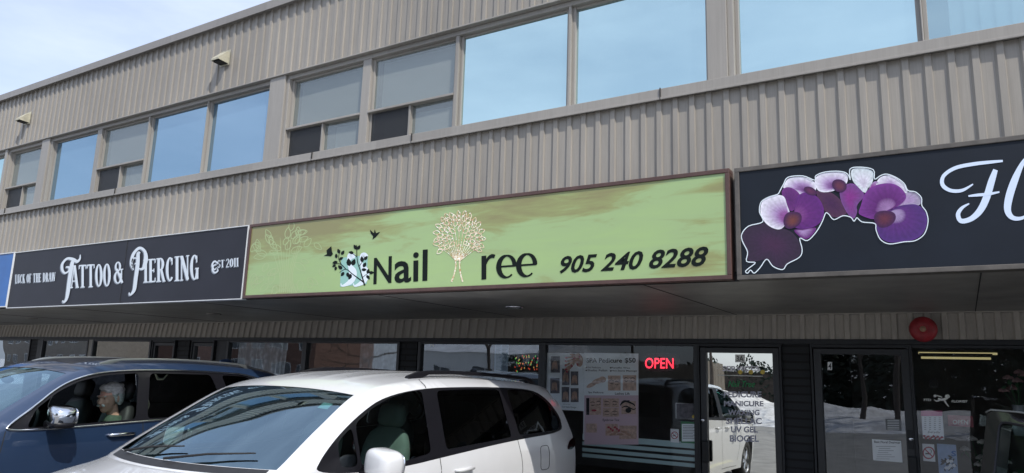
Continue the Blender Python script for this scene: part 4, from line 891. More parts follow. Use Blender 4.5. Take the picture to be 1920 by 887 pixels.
    # wipers
    for q0, q1 in ((-.62, .02), (.0, .68)):
        mb = MB(); p0 = Vector(K.topf(5.05, q0, .03)); p1 = Vector(K.topf(5.36, q1, .028)); pm_ = p0.lerp(p1, .5)+Vector((0, -.01, .012)); mb.tube([p0, pm_, p1], [.010, .008, .005], 6); mb.build('wiper', M['rubber'], root, smooth=True)
    # cabin
    sc = P['seatmat']
    for sx_, u in ((.38, 2.45), (-.38, 2.45), (.40, 3.45), (-.40, 3.45)):
        if P.get('nodriverseatfront') and False: pass
        mb = MB().ell(K.W(sx_, u-.1, .68), (.25, .27, .10), 16, 8, None, .6); st = mb.build('seat', sc, root, smooth=True)
        z_b = P['seatz']; rt = Euler((R(-14), 0, 0)).to_matrix()
        MB().ell(K.W(sx_, u+.24, z_b), (.24, .075, .34), 18, 12, rt, .6).build('backrest', sc, st, smooth=True)
        MB().ell(K.W(sx_, u+.33, z_b+.42), (.135, .055, .10), 16, 10, rt, .6).build('headrest', sc, st, smooth=True)
    MB().box(P['Xc']-.82, P['Xc']+.82, P['Y0']+1.2, P['Y0']+1.62, .75, P['dashz']).build('dashboard', M['lining'], root, bevel=.05)
    c0 = Vector(K.W(.38, 1.85, P['dashz']-.02)); mb = MB(); pts = []
    for k in range(25):
        a = 2*math.pi*k/24; pts.append(c0+Vector((.18*math.cos(a), .18*math.sin(a)*.4, .18*math.sin(a))))
    mb.tube(pts, .014, 8, False); mb.tube([pts[0], c0, pts[12]], .012, 6); mb.tube([c0, c0+Vector((0, -.2, -.08))], .025, 8); mb.build('steering_wheel', M['lining'], root, smooth=True)
    for q in (.0,):
        MB().ell(K.topf(6.6, 0, -.06), (.12, .02, .035), 14, 8).build('rear_view_mirror', M['lining'], root, smooth=True)
    return K
VAN = dict(Xc=-4.49, Y0=2.05, L=5.17, paint=M['car_white'], wr=.345, wheels=(.98, 4.02), wsq=.90, ridge=True,
    hz=[.2, .35, .6, .8, .95, 1.05, 1.2, 1.68, 1.76], hw=[.93, .955, .98, .99, .992, .99, .965, .81, .72],
    E=[(.34, .25), (.24, .55), (.28, .86), (.60, .98), (1.08, 1.09), (1.20, 1.15), (1.58, 1.385), (2.0, 1.615), (2.4, 1.695), (3.2, 1.735), (4.25, 1.71), (4.68, 1.665), (4.84, 1.57), (5.03, 1.25), (5.12, .95), (5.10, .55), (5.02, .28)],
    C=[(.08, .22), (0, .50), (.07, .86), (.48, 1.02), (.88, 1.115), (.98, 1.15), (1.45, 1.42), (1.95, 1.665), (2.4, 1.755), (3.2, 1.785), (4.25, 1.765), (4.88, 1.72), (5.0, 1.62), (5.14, 1.25), (5.22, .95), (5.21, .55), (5.10, .25)],
    dlo=[(1.38, 1.145), (1.40, 1.20), (1.60, 1.345), (1.88, 1.50), (2.14, 1.60), (2.6, 1.66), (3.2, 1.672), (3.8, 1.668), (4.36, 1.648), (4.62, 1.55), (4.80, 1.40), (4.84, 1.30), (4.76, 1.225), (3.77, 1.20), (2.77, 1.14), (2.23, 1.105), (1.70, 1.11)],
    windows=[[(1.60, 1.155), (1.60, 1.315), (1.755, 1.405), (1.765, 1.15)], [(1.795, 1.15), (1.795, 1.425), (2.0, 1.525), (2.2, 1.59), (2.42, 1.63), (2.60, 1.643), (2.57, 1.18), (2.2, 1.14)],
             [(2.77, 1.19), (2.79, 1.64), (3.25, 1.652), (3.74, 1.65), (3.78, 1.23)], [(3.88, 1.648), (4.34, 1.632), (4.58, 1.53), (4.77, 1.38), (4.79, 1.31), (4.72, 1.25), (3.92, 1.235)]], ntint=2,
    seams=[[(1.70, 1.11), (1.60, .9), (1.58, .6), (1.66, .4)], [(2.69, 1.73), (2.66, 1.66)], [(2.67, 1.15), (2.69, .9), (2.68, .6), (2.66, .35)], [(3.86, 1.21), (3.92, .95), (3.90, .80)], [(2.72, .32), (1.7, .30)]],
    handles=[(2.28, 1.0, .24), (2.86, 1.025, .24)], handlemat=M['car_white'], fuel=(4.26, .90), tail=[(4.84, 1.05), (4.93, 1.13), (5.10, 1.16), (5.12, 1.08), (5.0, 1.04)], head=[(.30, .72), (.34, .86), (.85, .94), (.62, .80)],
    mirror=(1.82, 1.16), mirsize=(.135, .095, .10), mirmat=M['car_white'], rail=(8.35, 10.75, .86, .035), railmat=M['gloss_black'], seatmat=M['cloth_grey'], seatz=1.0, dashz=1.10)
VAN['wholes'] = VAN['windows']
SUV = dict(Xc=-7.815, Y0=1.70, L=4.95, paint=M['car_blue'], wr=.385, wheels=(.95, 3.86), wsq=.90, sunroof=True, chrome=True, lowered=True,
    hz=[.2, .35, .6, .8, 1.0, 1.08, 1.24, 1.69, 1.80], hw=[.90, .94, .97, .985, .988, .985, .96, .815, .735],
    E=[(.32, .28), (.20, .65), (.25, 1.02), (.6, 1.13), (1.2, 1.205), (1.36, 1.255), (1.68, 1.46), (2.05, 1.675), (2.4, 1.755), (3.1, 1.785), (3.8, 1.765), (4.35, 1.70), (4.55, 1.58), (4.75, 1.28), (4.86, .95), (4.87, .6), (4.80, .3)],
    C=[(.05, .22), (0, .6), (.05, 1.02), (.5, 1.16), (1.05, 1.235), (1.15, 1.265), (1.52, 1.48), (1.98, 1.725), (2.4, 1.81), (3.1, 1.835), (3.8, 1.82), (4.50, 1.775), (4.64, 1.66), (4.84, 1.28), (4.94, .95), (4.95, .6), (4.85, .25)],
    dlo=[(1.43, 1.19), (1.47, 1.25), (1.67, 1.39), (1.86, 1.54), (2.04, 1.63), (2.28, 1.69), (2.67, 1.715), (3.1, 1.718), (3.5, 1.71), (4.02, 1.685), (4.32, 1.52), (4.28, 1.35), (3.2, 1.245), (2.6, 1.225), (2.0, 1.20)],
    windows=[[(1.60, 1.215), (1.68, 1.335), (1.95, 1.415), (2.3, 1.472), (2.61, 1.50), (2.58, 1.25), (2.0, 1.225)], [(2.70, 1.25), (2.76, 1.685), (3.46, 1.68), (3.54, 1.49), (3.50, 1.27)], [(3.60, 1.68), (3.93, 1.665), (4.2, 1.5), (4.16, 1.35), (3.64, 1.30), (3.67, 1.5)]],
    wholes=[[(1.60, 1.21), (1.68, 1.365), (1.87, 1.51), (2.05, 1.60), (2.3, 1.66), (2.64, 1.685), (2.58, 1.25), (2.0, 1.225)], [(2.70, 1.25), (2.76, 1.685), (3.46, 1.68), (3.54, 1.49), (3.50, 1.27)], [(3.60, 1.68), (3.93, 1.665), (4.2, 1.5), (4.16, 1.35), (3.64, 1.30), (3.67, 1.5)]], ntint=1,
    seams=[[(1.44, 1.19), (1.40, .9), (1.42, .6), (1.46, .4)], [(2.65, 1.24), (2.66, .9), (2.64, .6), (2.62, .38)], [(3.55, 1.28), (3.60, 1.0), (3.50, .8)]],
    handles=[(2.30, 1.115, .27), (3.22, 1.13, .25)], handlemat=M['chrome'], tail=[(4.42, 1.15), (4.5, 1.3), (4.70, 1.32), (4.80, 1.18), (4.6, 1.12)], head=[(.22, .86), (.27, 1.0), (.85, 1.06), (.6, .94)],
    mirror=(1.80, 1.30), mirsize=(.135, .10, .085), mirmat=M['chrome'], rail=(7.85, 10.6, .88, .026), rw=.014, rh=.010, railmat=M['silver_rail'], seatmat=M['seat_black'], seatz=1.07, dashz=1.18)
van = thing('minivan', 'white minivan with black roof rails backed up to the nail salon', 'minivan', (-4.49, 4.6, 0), 'vehicles parked nose out')
KV = build_car(VAN, van)
MB().box(-3.96, -3.86, 0, .002, 0, .06)
st_ = MB(); p = KV.topf(6.62, .80, .0); q_ = KV.topf(6.62, .70, .0); r_ = KV.topf(6.48, .70, .0); s_ = KV.topf(6.48, .80, .0)
st_.add([Vector(v)+Vector((0, 0, -.012)) for v in (p, q_, r_, s_)], [(0, 1, 2, 3)]); st_.build('toll_sticker', mat('sticker', (.45, .70, .62), .6), van)
suv = thing('suv', 'dark blue SUV with chrome mirror and its driver window half down', 'SUV', (-7.815, 4.2, 0), 'vehicles parked nose out')
KS = build_car(SUV, suv)
MB().ell(KS.topf(10.6, 0, .02), (.025, .10, .045), 14, 8).build('antenna_fin', M['car_blue'], suv, smooth=True)
BLK = dict(SUV); BLK.update(Xc=1.735, Y0=2.16, paint=M['car_black'], chrome=True, sunroof=False, mirmat=M['car_black'], railmat=M['gloss_black'], handlemat=M['car_black'])
blk = thing('suv', 'black SUV with its passenger door open in front of the florist', 'SUV', (1.735, 4.6, 0), 'vehicles parked nose out')
KB = build_car(BLK, blk, door_open=True)
# the open door, hinged at its front edge
hinge = Vector((.76, 3.575, 0)); ang = R(37.5)
def doorfn(off):
    f = KB.side(-1, off); rot = Matrix.Rotation(ang, 3, 'Z')
    ref = Vector(KB.side(-1, 0)(1.44, 1.0)); ref.z = 0
    def g(u, z): p = Vector(f(u, z)); p = rot @ (p-ref)+hinge; p.z = z; return p
    return g
dp = [(1.46, .42), (1.42, .9), (1.44, 1.21), (1.66, 1.40), (1.86, 1.545), (2.04, 1.625), (2.28, 1.672), (2.55, 1.688), (2.72, 1.69), (2.75, 1.675), (2.69, 1.22), (2.67, .42)]
dh = rnd([(1.60, 1.215), (1.70, 1.355), (1.87, 1.48), (2.05, 1.56), (2.3, 1.61), (2.64, 1.635), (2.59, 1.25), (2.0, 1.225)], 1)
mb = trimesh(dp, [dh], doorfn(0), .07, flip=True); trimesh(dp, [dh], doorfn(-.06), .07, mb=mb)
o_, i_ = doorfn(0), doorfn(-.06)
for lp in (dp, dh):
    dd = dens(lp, .07); n_ = len(dd); mb.add([o_(*p) for p in dd]+[i_(*p) for p in dd], [(k, (k+1) % n_, n_+(k+1) % n_, n_+k) for k in range(n_)])
dr = mb.build('open_door', M['car_black'], blk, auto=35)
trimesh(dh, [], doorfn(-.03), .08, flip=True).build('door_window', M['g_open'], dr, smooth=True)
mb = MB(); ed = [doorfn(.008)(*p) for p in dens(rnd(dh, 1), .06)]; ed.append(ed[0]); mb.tube(ed, .007, 6, False); mb.build('window_seal', M['gloss_black'], dr, smooth=True)
mb = MB(); mb.tube([doorfn(.006)(u, z) for u, z in dp[2:10]], .005, 6); mb.build('door_trim', M['silver_rail'], dr, smooth=True)
M['g_open'] = M['g_open']

# ------------------------------------------------------------------ driver in the blue SUV
def remesh(mb, name, mat_, parent, vox=.009, sm=6):
    o = mb.build('tmp', None, None); 
    r_ = o.modifiers.new('r', 'REMESH'); r_.mode = 'VOXEL'; r_.voxel_size = vox
    s_ = o.modifiers.new('s', 'SMOOTH'); s_.iterations = sm; s_.factor = .5
    me = bpy.data.meshes.new_from_object(o.evaluated_get(bpy.context.evaluated_depsgraph_get())); bpy.data.objects.remove(o)
    off = worldloc(parent) if parent else Vector((0, 0, 0))
    me.transform(Matrix.Translation(-off)); me.materials.clear(); me.materials.append(mat_); me.name = name
    ob = bpy.data.objects.new(name, me); C.objects.link(ob); ob.parent = parent; me.polygons.foreach_set('use_smooth', [True]*len(me.polygons)); return ob
M['skin'] = mat('skin', (.60, .34, .26), .55, noise=.18, nscale=14)
M['hair'] = mat('hair', (.62, .61, .60), .8, noise=.45, nscale=30, stretch=(1, 1, 3), bump=.6, bscale=60)
M['hair_white'] = mat('hair_white', (.72, .72, .70), .8, noise=.25, nscale=60, bump=.5, bscale=80)
M['jacket'] = mat('jacket', (.055, .085, .06), .85, noise=.25, nscale=25, bump=.5, bscale=14)
M['eye'] = mat('eye', (.02, .015, .012), .2)
H = Vector((-7.33, 4.27, 1.425))       # centre of the head; he faces -Y, turned a little to the window
person = thing('person', 'grey haired man with white moustache and green jacket driving the blue SUV', 'person', (-7.40, 4.42, .72))
rz = Matrix.Rotation(R(16), 3, 'Z') @ Matrix.Rotation(R(7), 3, 'X'); hs = 1.12
def hd(x, y, z): return H + rz @ (Vector((x, y, z))*hs)
mb = MB()
def he(c, r, rot=None, e=1.0): mb.ell(hd(*c), tuple(a*hs for a in r), 18, 12, rz @ rot if rot else rz, e)
he((0, .012, .035), (.076, .096, .088)); he((0, -.035, -.03), (.062, .066, .085)); he((0, -.052, -.088), (.036, .038, .032)); he((0, -.03, -.07), (.054, .055, .045))
he((0, -.088, .028), (.050, .018, .014)); he((0, -.098, -.012), (.011, .022, .034), Euler((R(-18), 0, 0)).to_matrix()); he((0, -.113, -.028), (.017, .015, .013)); he((0, -.088, -.062), (.028, .014, .012))
for sg in (-1, 1): he((sg*.040, -.07, -.02), (.024, .022, .022)); he((sg*.078, .015, -.005), (.010, .020, .034)); he((sg*.033, -.079, .008), (.016, .012, .011))
mb.tube([hd(0, .02, -.06), hd(0, .045, -.16), (H.x-.0, H.y+.08, H.z-.22)], [.056, .056, .070], 16)
tz = H.z
mb.ell((H.x-.02, H.y+.11, tz-.36), (.19, .12, .15), 20, 12); mb.ell((H.x-.02, H.y+.13, tz-.56), (.18, .13, .22), 20, 12)
hands = []
for sg in (-1, 1):
    sh = Vector((H.x-.02+sg*.19, H.y+.08, tz-.31)); el = Vector((H.x-.02+sg*.24, H.y-.12, tz-.53)); wr_ = Vector((-7.435+sg*.15, 3.66, 1.02))
    mb.tube([sh, sh.lerp(el, .5), el, el.lerp(wr_, .5), wr_], [.060, .050, .044, .036, .026], 12)
    pc = wr_+Vector((0, -.05, .01)); mb.tube([wr_, pc], [.026, .036], 10)
    for k in range(4):
        a = pc+Vector((sg*(.028-.018*k), -.03, .01)); L_ = (.045, .052, .050, .040)[k]
        mb.tube([a, a+Vector((0, -L_*.5, .018)), a+Vector((0, -L_*.9, -.005)), a+Vector((0, -L_*.7, -.03))], [.0105, .0095, .009, .008], 8)
    a = pc+Vector((-sg*.03, 0, .005)); mb.tube([a, a+Vector((-sg*.02, -.03, .02)), a+Vector((-sg*.012, -.055, .02))], [.012, .011, .009], 8)
for sg in (-1, 1): mb.tube([(H.x-.02+sg*.1, H.y+.10, .80), (H.x-.02+sg*.13, H.y-.32, .82), (H.x-.02+sg*.12, H.y-.50, .52)], [.09, .075, .055], 12)
body = remesh(mb, 'body', M['skin'], person, .0075, 5)
mb = MB()
mb.ell((H.x-.02, H.y+.11, tz-.37), (.215, .14, .165), 20, 12); mb.ell((H.x-.02, H.y+.13, tz-.58), (.21, .155, .24), 20, 12)
mb.tube([(H.x-.0, H.y+.065, tz-.235), (H.x, H.y+.07, tz-.165)], [.10, .082], 18)
for sg in (-1, 1):
    sh = Vector((H.x-.02+sg*.19, H.y+.08, tz-.31)); el = Vector((H.x-.02+sg*.24, H.y-.12, tz-.53)); wr_ = Vector((-7.435+sg*.15, 3.66, 1.02))
    mb.tube([sh+Vector((-sg*.05, 0, .02)), sh, sh.lerp(el, .5), el, el.lerp(wr_, .5), wr_.lerp(el, .08)], [.075, .082, .068, .062, .052, .038], 14)
remesh(mb, 'jacket', M['jacket'], person, .012, 4)
mb = MB()
def hh(c, r, rot=None): mb.ell(hd(*c), tuple(a*hs for a in r), 18, 12, rz @ rot if rot else rz)
hh((0, .030, .062), (.086, .100, .082)); hh((0, .065, .02), (.080, .072, .085)); hh((0, -.045, .098), (.062, .045, .034)); hh((.035, -.062, .082), (.036, .028, .022), Euler((0, R(20), 0)).to_matrix())
for sg in (-1, 1): hh((sg*.068, .045, -.005), (.022, .042, .06)); hh((sg*.07, -.008, .045), (.018, .03, .035)); hh((sg*.073, -.004, .0), (.010, .014, .034))
for k in range(14):
    a = rng.uniform(0, 6.28); zz = rng.uniform(0, .11); hh((.078*math.cos(a)*(1-zz*3), .035+.088*math.sin(a)*(1-zz*2), .04+zz*.8) if math.sin(a) > -.4 else (.03*math.cos(a), -.03, .115), (.022, .026, .018))
hb = remesh(mb, 'hair', M['hair'], person, .007, 3)
mb = MB()
for sg in (-1, 1): mb.ell(hd(sg*.020, -.094, -.047), (.025*hs, .013*hs, .012*hs), 12, 8, rz @ Euler((0, R(22*sg), R(-16*sg))).to_matrix())
remesh(mb, 'moustache', M['hair_white'], person, .004, 2)
for sg in (-1, 1):
    MB().ell(hd(sg*.032, -.089, .010), (.0085*hs, .004*hs, .0055*hs), 10, 8, rz).build('eye', M['eye'], person, smooth=True)
    MB().ell(hd(sg*.033, -.091, .030), (.020*hs, .006*hs, .006*hs), 10, 8, rz).build('eyebrow', M['hair_white'], person, smooth=True)
mb = MB().ell(hd(.0, -.098, -.068), (.018*hs, .006*hs, .005*hs), 10, 8, rz); mb.build('mouth', mat('lip', (.30, .12, .10), .6), person, smooth=True)
#@@PART4
# ------------------------------------------------------------------ in and on the shop windows
def c8(x, y): return (980+x/3.09, 600+y/3.09)
def c9(x, y): return (1440+x/3.09, 600+y/3.09)
M['paper'] = mat('paper', (.84, .88, .90), .7, noise=.05, nscale=5)
M['paper_white'] = mat('paper_white', (.80, .82, .83), .7)
M['print_black'] = mat('print_black', (.02, .02, .025), .6)
M['print_grey'] = mat('print_grey', (.18, .19, .21), .6)
M['skin_print'] = mat('skin_print', (.52, .34, .26), .6, noise=.45, nscale=16)
M['skin_print2'] = mat('skin_print2', (.62, .46, .38), .6, noise=.4, nscale=22)
M['dark_print'] = mat('dark_print', (.15, .14, .16), .6, noise=.6, nscale=18)
M['nail_red'] = mat('nail_red', (.42, .06, .09), .5)
M['decal_lilac'] = mat('decal_lilac', (.50, .50, .60), .6); M['decal_pale'] = mat('decal_pale', (.85, .83, .92), .6); M['decal_green'] = mat('decal_green', (.03, .30, .10), .6)
M['decal_white'] = mat('decal_white', (.75, .76, .72), .5); M['decal_yellow'] = mat('decal_yellow', (.75, .55, .08), .4)
M['frost'] = mat('frost', (.45, .60, .61), .7)
def prect(mb, x0, y0, x1, y1, Y, cv, col=None):
    Y = Y-eps(); a, b_, c_, d = [at(*cv(*p), Y) for p in ((x0, y1), (x1, y1), (x1, y0), (x0, y0))]; mb.add([a, b_, c_, d], [(0, 1, 2, 3)], col)
def pell(mb, cx, cy, rx, ry, Y, cv, rot=0, n=14, col=None):
    Y = Y-eps(); c, s_ = math.cos(rot), math.sin(rot); P_ = [(cx+rx*math.cos(a)*c-ry*math.sin(a)*s_, cy+rx*math.cos(a)*s_+ry*math.sin(a)*c) for a in [2*math.pi*k/n for k in range(n)]]
    mb.add([at(*cv(*p), Y) for p in P_], [tuple(range(n))[::-1]], col)
def sheet_thing(name, label, cat, x0, y0, x1, y1, Y, cv, m, group=None, th=.003):
    a, c_ = at(*cv(x0, y0), Y), at(*cv(x1, y1), Y); t = thing(name, label, cat, ((a.x+c_.x)/2, Y, c_.z), group)
    mb = MB(); mb.box(a.x, c_.x, Y, Y+th, c_.z, a.z); mb.build('sheet', m, t); return t
PY = SY+.012; G1 = 'papers taped inside the shop windows'
t = sheet_thing('poster', 'nail art poster of hands beside the pedicure price poster', 'poster', 140, 190, 352, 528, PY, c8, M['paper'], G1)
mb = MB(); mk = MB(); mr2 = MB(); Y1 = PY-.0015; Y2 = PY-.0030
for x0, y0, x1, y1 in ((162, 210, 216, 305), (160, 336, 214, 425), (228, 282, 272, 378), (278, 298, 322, 378), (226, 388, 270, 476), (278, 395, 324, 476)): prect(mk, x0, y0, x1, y1, Y1, c8)
for k in range(5): pell(mb, 290-k*5, 214+k*17, 44, 6.2, Y2, c8, R(-8-k*9))
pell(mb, 325, 232, 24, 40, Y2, c8, R(-10)); pell(mb, 300, 205, 30, 8, Y2, c8, R(14))
for k in range(9): pell(mr2, (252, 250, 249, 252, 256, 318, 300, 284, 330)[k], (219, 240, 262, 286, 300, 258, 222, 266, 215)[k], 8, 5, Y2-.001, c8, k)
for cx, cy in ((186, 262), (184, 385), (249, 335), (300, 345), (248, 440), (300, 440)):
    for k in range(4): pell(mb, cx-12+k*8, cy-4+abs(k-1.5)*4, 3.6, 26, Y2, c8, R(8-k*4))
mk.build('photo_print', M['dark_print'], t); mb.build('hand_print', M['skin_print'], t); mr2.build('nail_print', M['nail_red'], t)
mb = MB(); text(mb, 'ACRYLIC SET', quadmap(c8(232, 484), c8(276, 486), c8(276, 492), c8(232, 491), Y1), 0); text(mb, 'Gel Nails Design', quadmap(c8(228, 498), c8(310, 502), c8(310, 513), c8(228, 510), Y1), .01); mb.build('caption', M['print_grey'], t)
t = sheet_thing('poster', 'spa pedicure $50 price poster with eyebrow and lash photos', 'poster', 357, 190, 671, 722, PY+.002, c8, M['paper'], G1); Y1 = PY+.0005; Y2 = PY-.001; Y3 = PY-.002
mb = MB(); text(mb, 'SPA Pedicure', quadmap(c8(369, 220), c8(576, 221), c8(576, 248), c8(369, 248), Y1), .02); text(mb, '$50', quadmap(c8(592, 220), c8(655, 219), c8(655, 252), c8(592, 252), Y1), .02)
for s_, x0, y0, x1, y1 in (('Gel Pedicure', 376, 270, 452, 279), ('Shellac Polish', 376, 286, 490, 297), ('Paraffin Wax', 516, 272, 624, 281), ('Hot Stone Massage', 516, 289, 662, 301), ('Spa Pedicure', 380, 414, 468, 427), ('Lashes Lift', 535, 419, 620, 433), ('Eyebrow Tint', 464, 572, 560, 590)): text(mb, s_, quadmap(c8(x0, y0), c8(x1, y0+1), c8(x1, y1+1), c8(x0, y1), Y1), .012)
for x_, y_ in ((369, 275), (369, 292), (510, 277), (510, 295)): pell(mb, x_, y_, 5, 4, Y1, c8)
mb.build('lettering', M['print_black'], t)
mq = MB(); prect(mq, 357, 437, 671, 722, PY+.0012, c8); mq.build('pink_panel', mat('pink_paper', (.66, .52, .58), .7), t)
ms, mk, m3, ml = MB(), MB(), MB(), MB()
for x0, y0, x1, y1 in ((494, 322, 567, 409), (580, 320, 658, 409), (388, 450, 455, 550), (464, 455, 558, 506), (464, 510, 558, 560), (572, 470, 656, 545), (368, 600, 430, 652), (480, 602, 552, 670), (560, 612, 660, 690)): prect(ms, x0, y0, x1, y1, Y1, c8)
prect(mk, 368, 452, 386, 550, Y1, c8)
pell(ms, 400, 375, 34, 12, Y1-.0004, c8, R(-28)); pell(ms, 440, 352, 42, 15, Y1-.0006, c8, R(-18)); pell(ms, 462, 345, 22, 18, Y1-.0008, c8)
for ex, ey, w_ in ((515, 365, 14), (545, 372, 12), (600, 352, 14), (638, 352, 14), (405, 492, 14), (440, 488, 14), (488, 488, 16), (534, 488, 16), (488, 545, 16), (534, 545, 16)):
    ribbon(mk, [(ex-w_, ey-12), (ex, ey-17), (ex+w_, ey-11)], [2.5, 4, 2], Y2, c8); ribbon(mk, [(ex-w_*.8, ey), (ex, ey+4), (ex+w_*.8, ey)], [2, 3.4, 2], Y2, c8)
ribbon(mk, [(565, 495), (590, 470), (640, 487), (650, 500)], [6, 11, 9, 4], Y2, c8); ribbon(mk, [(575, 508), (600, 500), (640, 518), (655, 512)], [4, 7, 6, 4], Y2, c8); pell(mk, 612, 524, 17, 15, Y2, c8); ribbon(mk, [(568, 488), (600, 470), (620, 468)], [5, 6, 4], Y2-.001, c8)
pell(m3, 413, 524, 15, 6, Y2, c8); 
for k in range(6): pell(m3, 498+k*12, 622+(k % 3)*9, 8, 6, Y2, c8, k); pell(ml, 500+k*22, 648+(k % 2)*14, 20, 7, Y2+.0004, c8, R(-25+k*9))
ms.build('photo_print', M['skin_print2'], t); mk.build('brow_print', M['print_black'], t); m3.build('red_print', M['nail_red'], t); ml.build('hand_print', M['skin_print'], t)
wins_ = sorted([o for o in C.objects if o.name.startswith('shop_window') and o.parent == B], key=lambda o: sum(v.co.x for v in o.data.vertices)/len(o.data.vertices))
M['glass_poster'] = glass('glass_poster', (.85, .92, .97), (.96, .97, .98), .05, .8, wobble=.05, wscale=1.2)
M['glass_florist'] = glass('glass_florist', (.8, .85, .9), (.94, .95, .96), .095, .9, wobble=.04, wscale=1.1)
for c_ in C.objects:
    if c_.parent == wins_[7]: c_.data.materials[0] = M['glass_poster']
    if c_.parent == wins_[8]: c_.data.materials[0] = M['glass_florist']
# open sign
t = thing('neon_sign', 'red neon OPEN sign glowing in the salon window', 'neon sign', tuple(at(1236, 705, SY+.06)))
mb = MB(); poly(mb, smooth([c8(*p) for p in ((690, 205), (740, 188), (850, 188), (905, 210), (915, 250), (890, 292), (800, 305), (705, 292), (682, 250))], it=2), SY+.05); mb.build('backing', M['print_black'], t)
M['neon'] = mat('neon', (.8, .03, .06), .4, emit=(1, .035, .07), es=1.6)
mb = MB(); text(mb, 'OPEN', quadmap(c8(710, 219), c8(874, 221), c8(874, 282), c8(708, 281), SY+.035), .01, spacing=1.0); mb.build('neon_lettering', M['neon'], t)
mb = MB(); mb.tube([at(1230, 688, SY+.05), at(1231, 640, SY+.05)], .003, 5); mb.tube([at(1250, 688, SY+.05), at(1249, 640, SY+.05)], .003, 5); mb.build('hanging_wire', M['print_black'], t)
t = sheet_thing('picture', 'small brown framed picture above the green notice in the salon window', 'picture', 886, 480, 1009, 578, PY, c8, M['paper_white'], G1); mb = MB(); prect(mb, 890, 484, 1005, 574, PY-.001, c8); mb.build('photo_print', M['dark_print'], t); mb = MB(); pell(mb, 990, 560, 10, 10, PY-.002, c8); mb.build('yellow_badge', M['decal_yellow'], t)
t = sheet_thing('notice', 'green and white notice low in the salon window beside its door', 'notice', 916, 586, 1012, 718, PY, c8, mat('green_print', (.04, .22, .08), .6), G1); mb = MB(); prect(mb, 922, 602, 1006, 704, PY-.001, c8); mb.build('text_block', M['paper'], t)
mb = MB()
for k in range(9): prect(mb, 928, 612+k*9, 985+(k*29) % 18, 615+k*9, PY-.002, c8)
mb.build('text_line', M['print_grey'], t)
def nosmoke(label, x0, y0, x1, y1, cv, cx, cy, r_, Yp=PY):
    t = sheet_thing('no_smoking_sign', label, 'sign', x0, y0, x1, y1, Yp, cv, M['paper_white'], 'no smoking stickers'); mb = MB(); pts = [(cx+r_*math.cos(R(a)), cy+r_*1.02*math.sin(R(a))) for a in range(0, 361, 15)]
    ribbon(mb, pts, r_*.22, Yp-.0015, cv, curve=False); ribbon(mb, [(cx-r_*.7, cy-r_*.7), (cx+r_*.7, cy+r_*.7)], r_*.2, Yp-.0015, cv, curve=False); mb.build('prohibition_ring', M['nail_red'], t)
    mb = MB(); prect(mb, cx-r_*.6, cy+r_*.05, cx+r_*.35, cy+r_*.25, Yp-.001, cv); ribbon(mb, [(cx+r_*.4, cy), (cx+r_*.5, cy-r_*.4), (cx+r_*.2, cy-r_*.6)], r_*.1, Yp-.001, cv); mb.build('cigarette', M['print_black'], t)
nosmoke('no smoking sticker low in the salon window left of the green notice', 856, 630, 906, 712, c8, 880, 668, 19)
nosmoke('no smoking sticker below the pink calendar in the florist window', 893, 716, 970, 822, c9, 931, 770, 32)
mb = MB()
for za, zb in ((1.085, 1.155), (.985, 1.035), (.885, .935), (.785, .835), (.70, .735)): pass
for k, (ya, yb) in enumerate(((822, 833), (837, 844), (849, 856), (860, 867))):
    z1_, z0_ = at(1200, ya, PY).z, at(1200, yb, PY).z; MB().box(-4.23, -2.75, PY+.004+.0005*k, PY+.005+.0005*k, z0_, z1_).build('frosted_stripe', M['frost'], [o for o in C.objects if o.name.startswith('shop_window') and o.parent == B][7])
# door 3A lettering
LY3 = SY-.0125
def dtxt(s_, x0, y0, x1, y1, m_, bold=.03, name='door_lettering', cv=c8, d=door3, Y=LY3, dy=1.0, **k):
    mb = MB(); text(mb, s_, quadmap(cv(x0, y0), cv(x1, y0+dy), cv(x1, y1+dy), cv(x0, y1), Y), bold, **k); mb.build(name, M[m_], d)
mb = MB(); prect(mb, 1231, 200, 1287, 245, LY3+.0008, c8); mb.build('number_plate', mat('plate_grey', (.85, .86, .83), .6), door3)
dtxt('3A', 1239, 207, 1280, 239, 'print_black', .012, 'unit_number')
for s_, x0, y0, x1, y1 in (('SERVICES', 1156, 266, 1370, 297), ('PEDICURE', 1166, 413, 1383, 449), ('MANICURE', 1166, 468, 1395, 500), ('WAXING', 1190, 520, 1372, 552), ('SHELLAC', 1178, 567, 1385, 603), ('UV GEL', 1207, 616, 1362, 652), ('BIOGEL', 1200, 667, 1368, 706)): dtxt(s_, x0, y0, x1, y1, 'decal_lilac' if s_ != 'SERVICES' else 'decal_pale')
dtxt('Nail Tree', 1190, 352, 1345, 388, 'decal_green', .01, shear=.3)
MB().box(-2.46, -1.95, LY3, LY3+.001, at(1400, 705.6, SY).z, at(1400, 705, SY).z+.006).build('decal_rule', M['decal_white'], door3)
for x_ in (1260, 1322, 1390): mb = MB(); pell(mb, x_, 302, 13, 13, LY3-.0006, c8); mb.build('yellow_disc', M['decal_yellow'], door3)  # three plain yellow discs in a row on the door glass
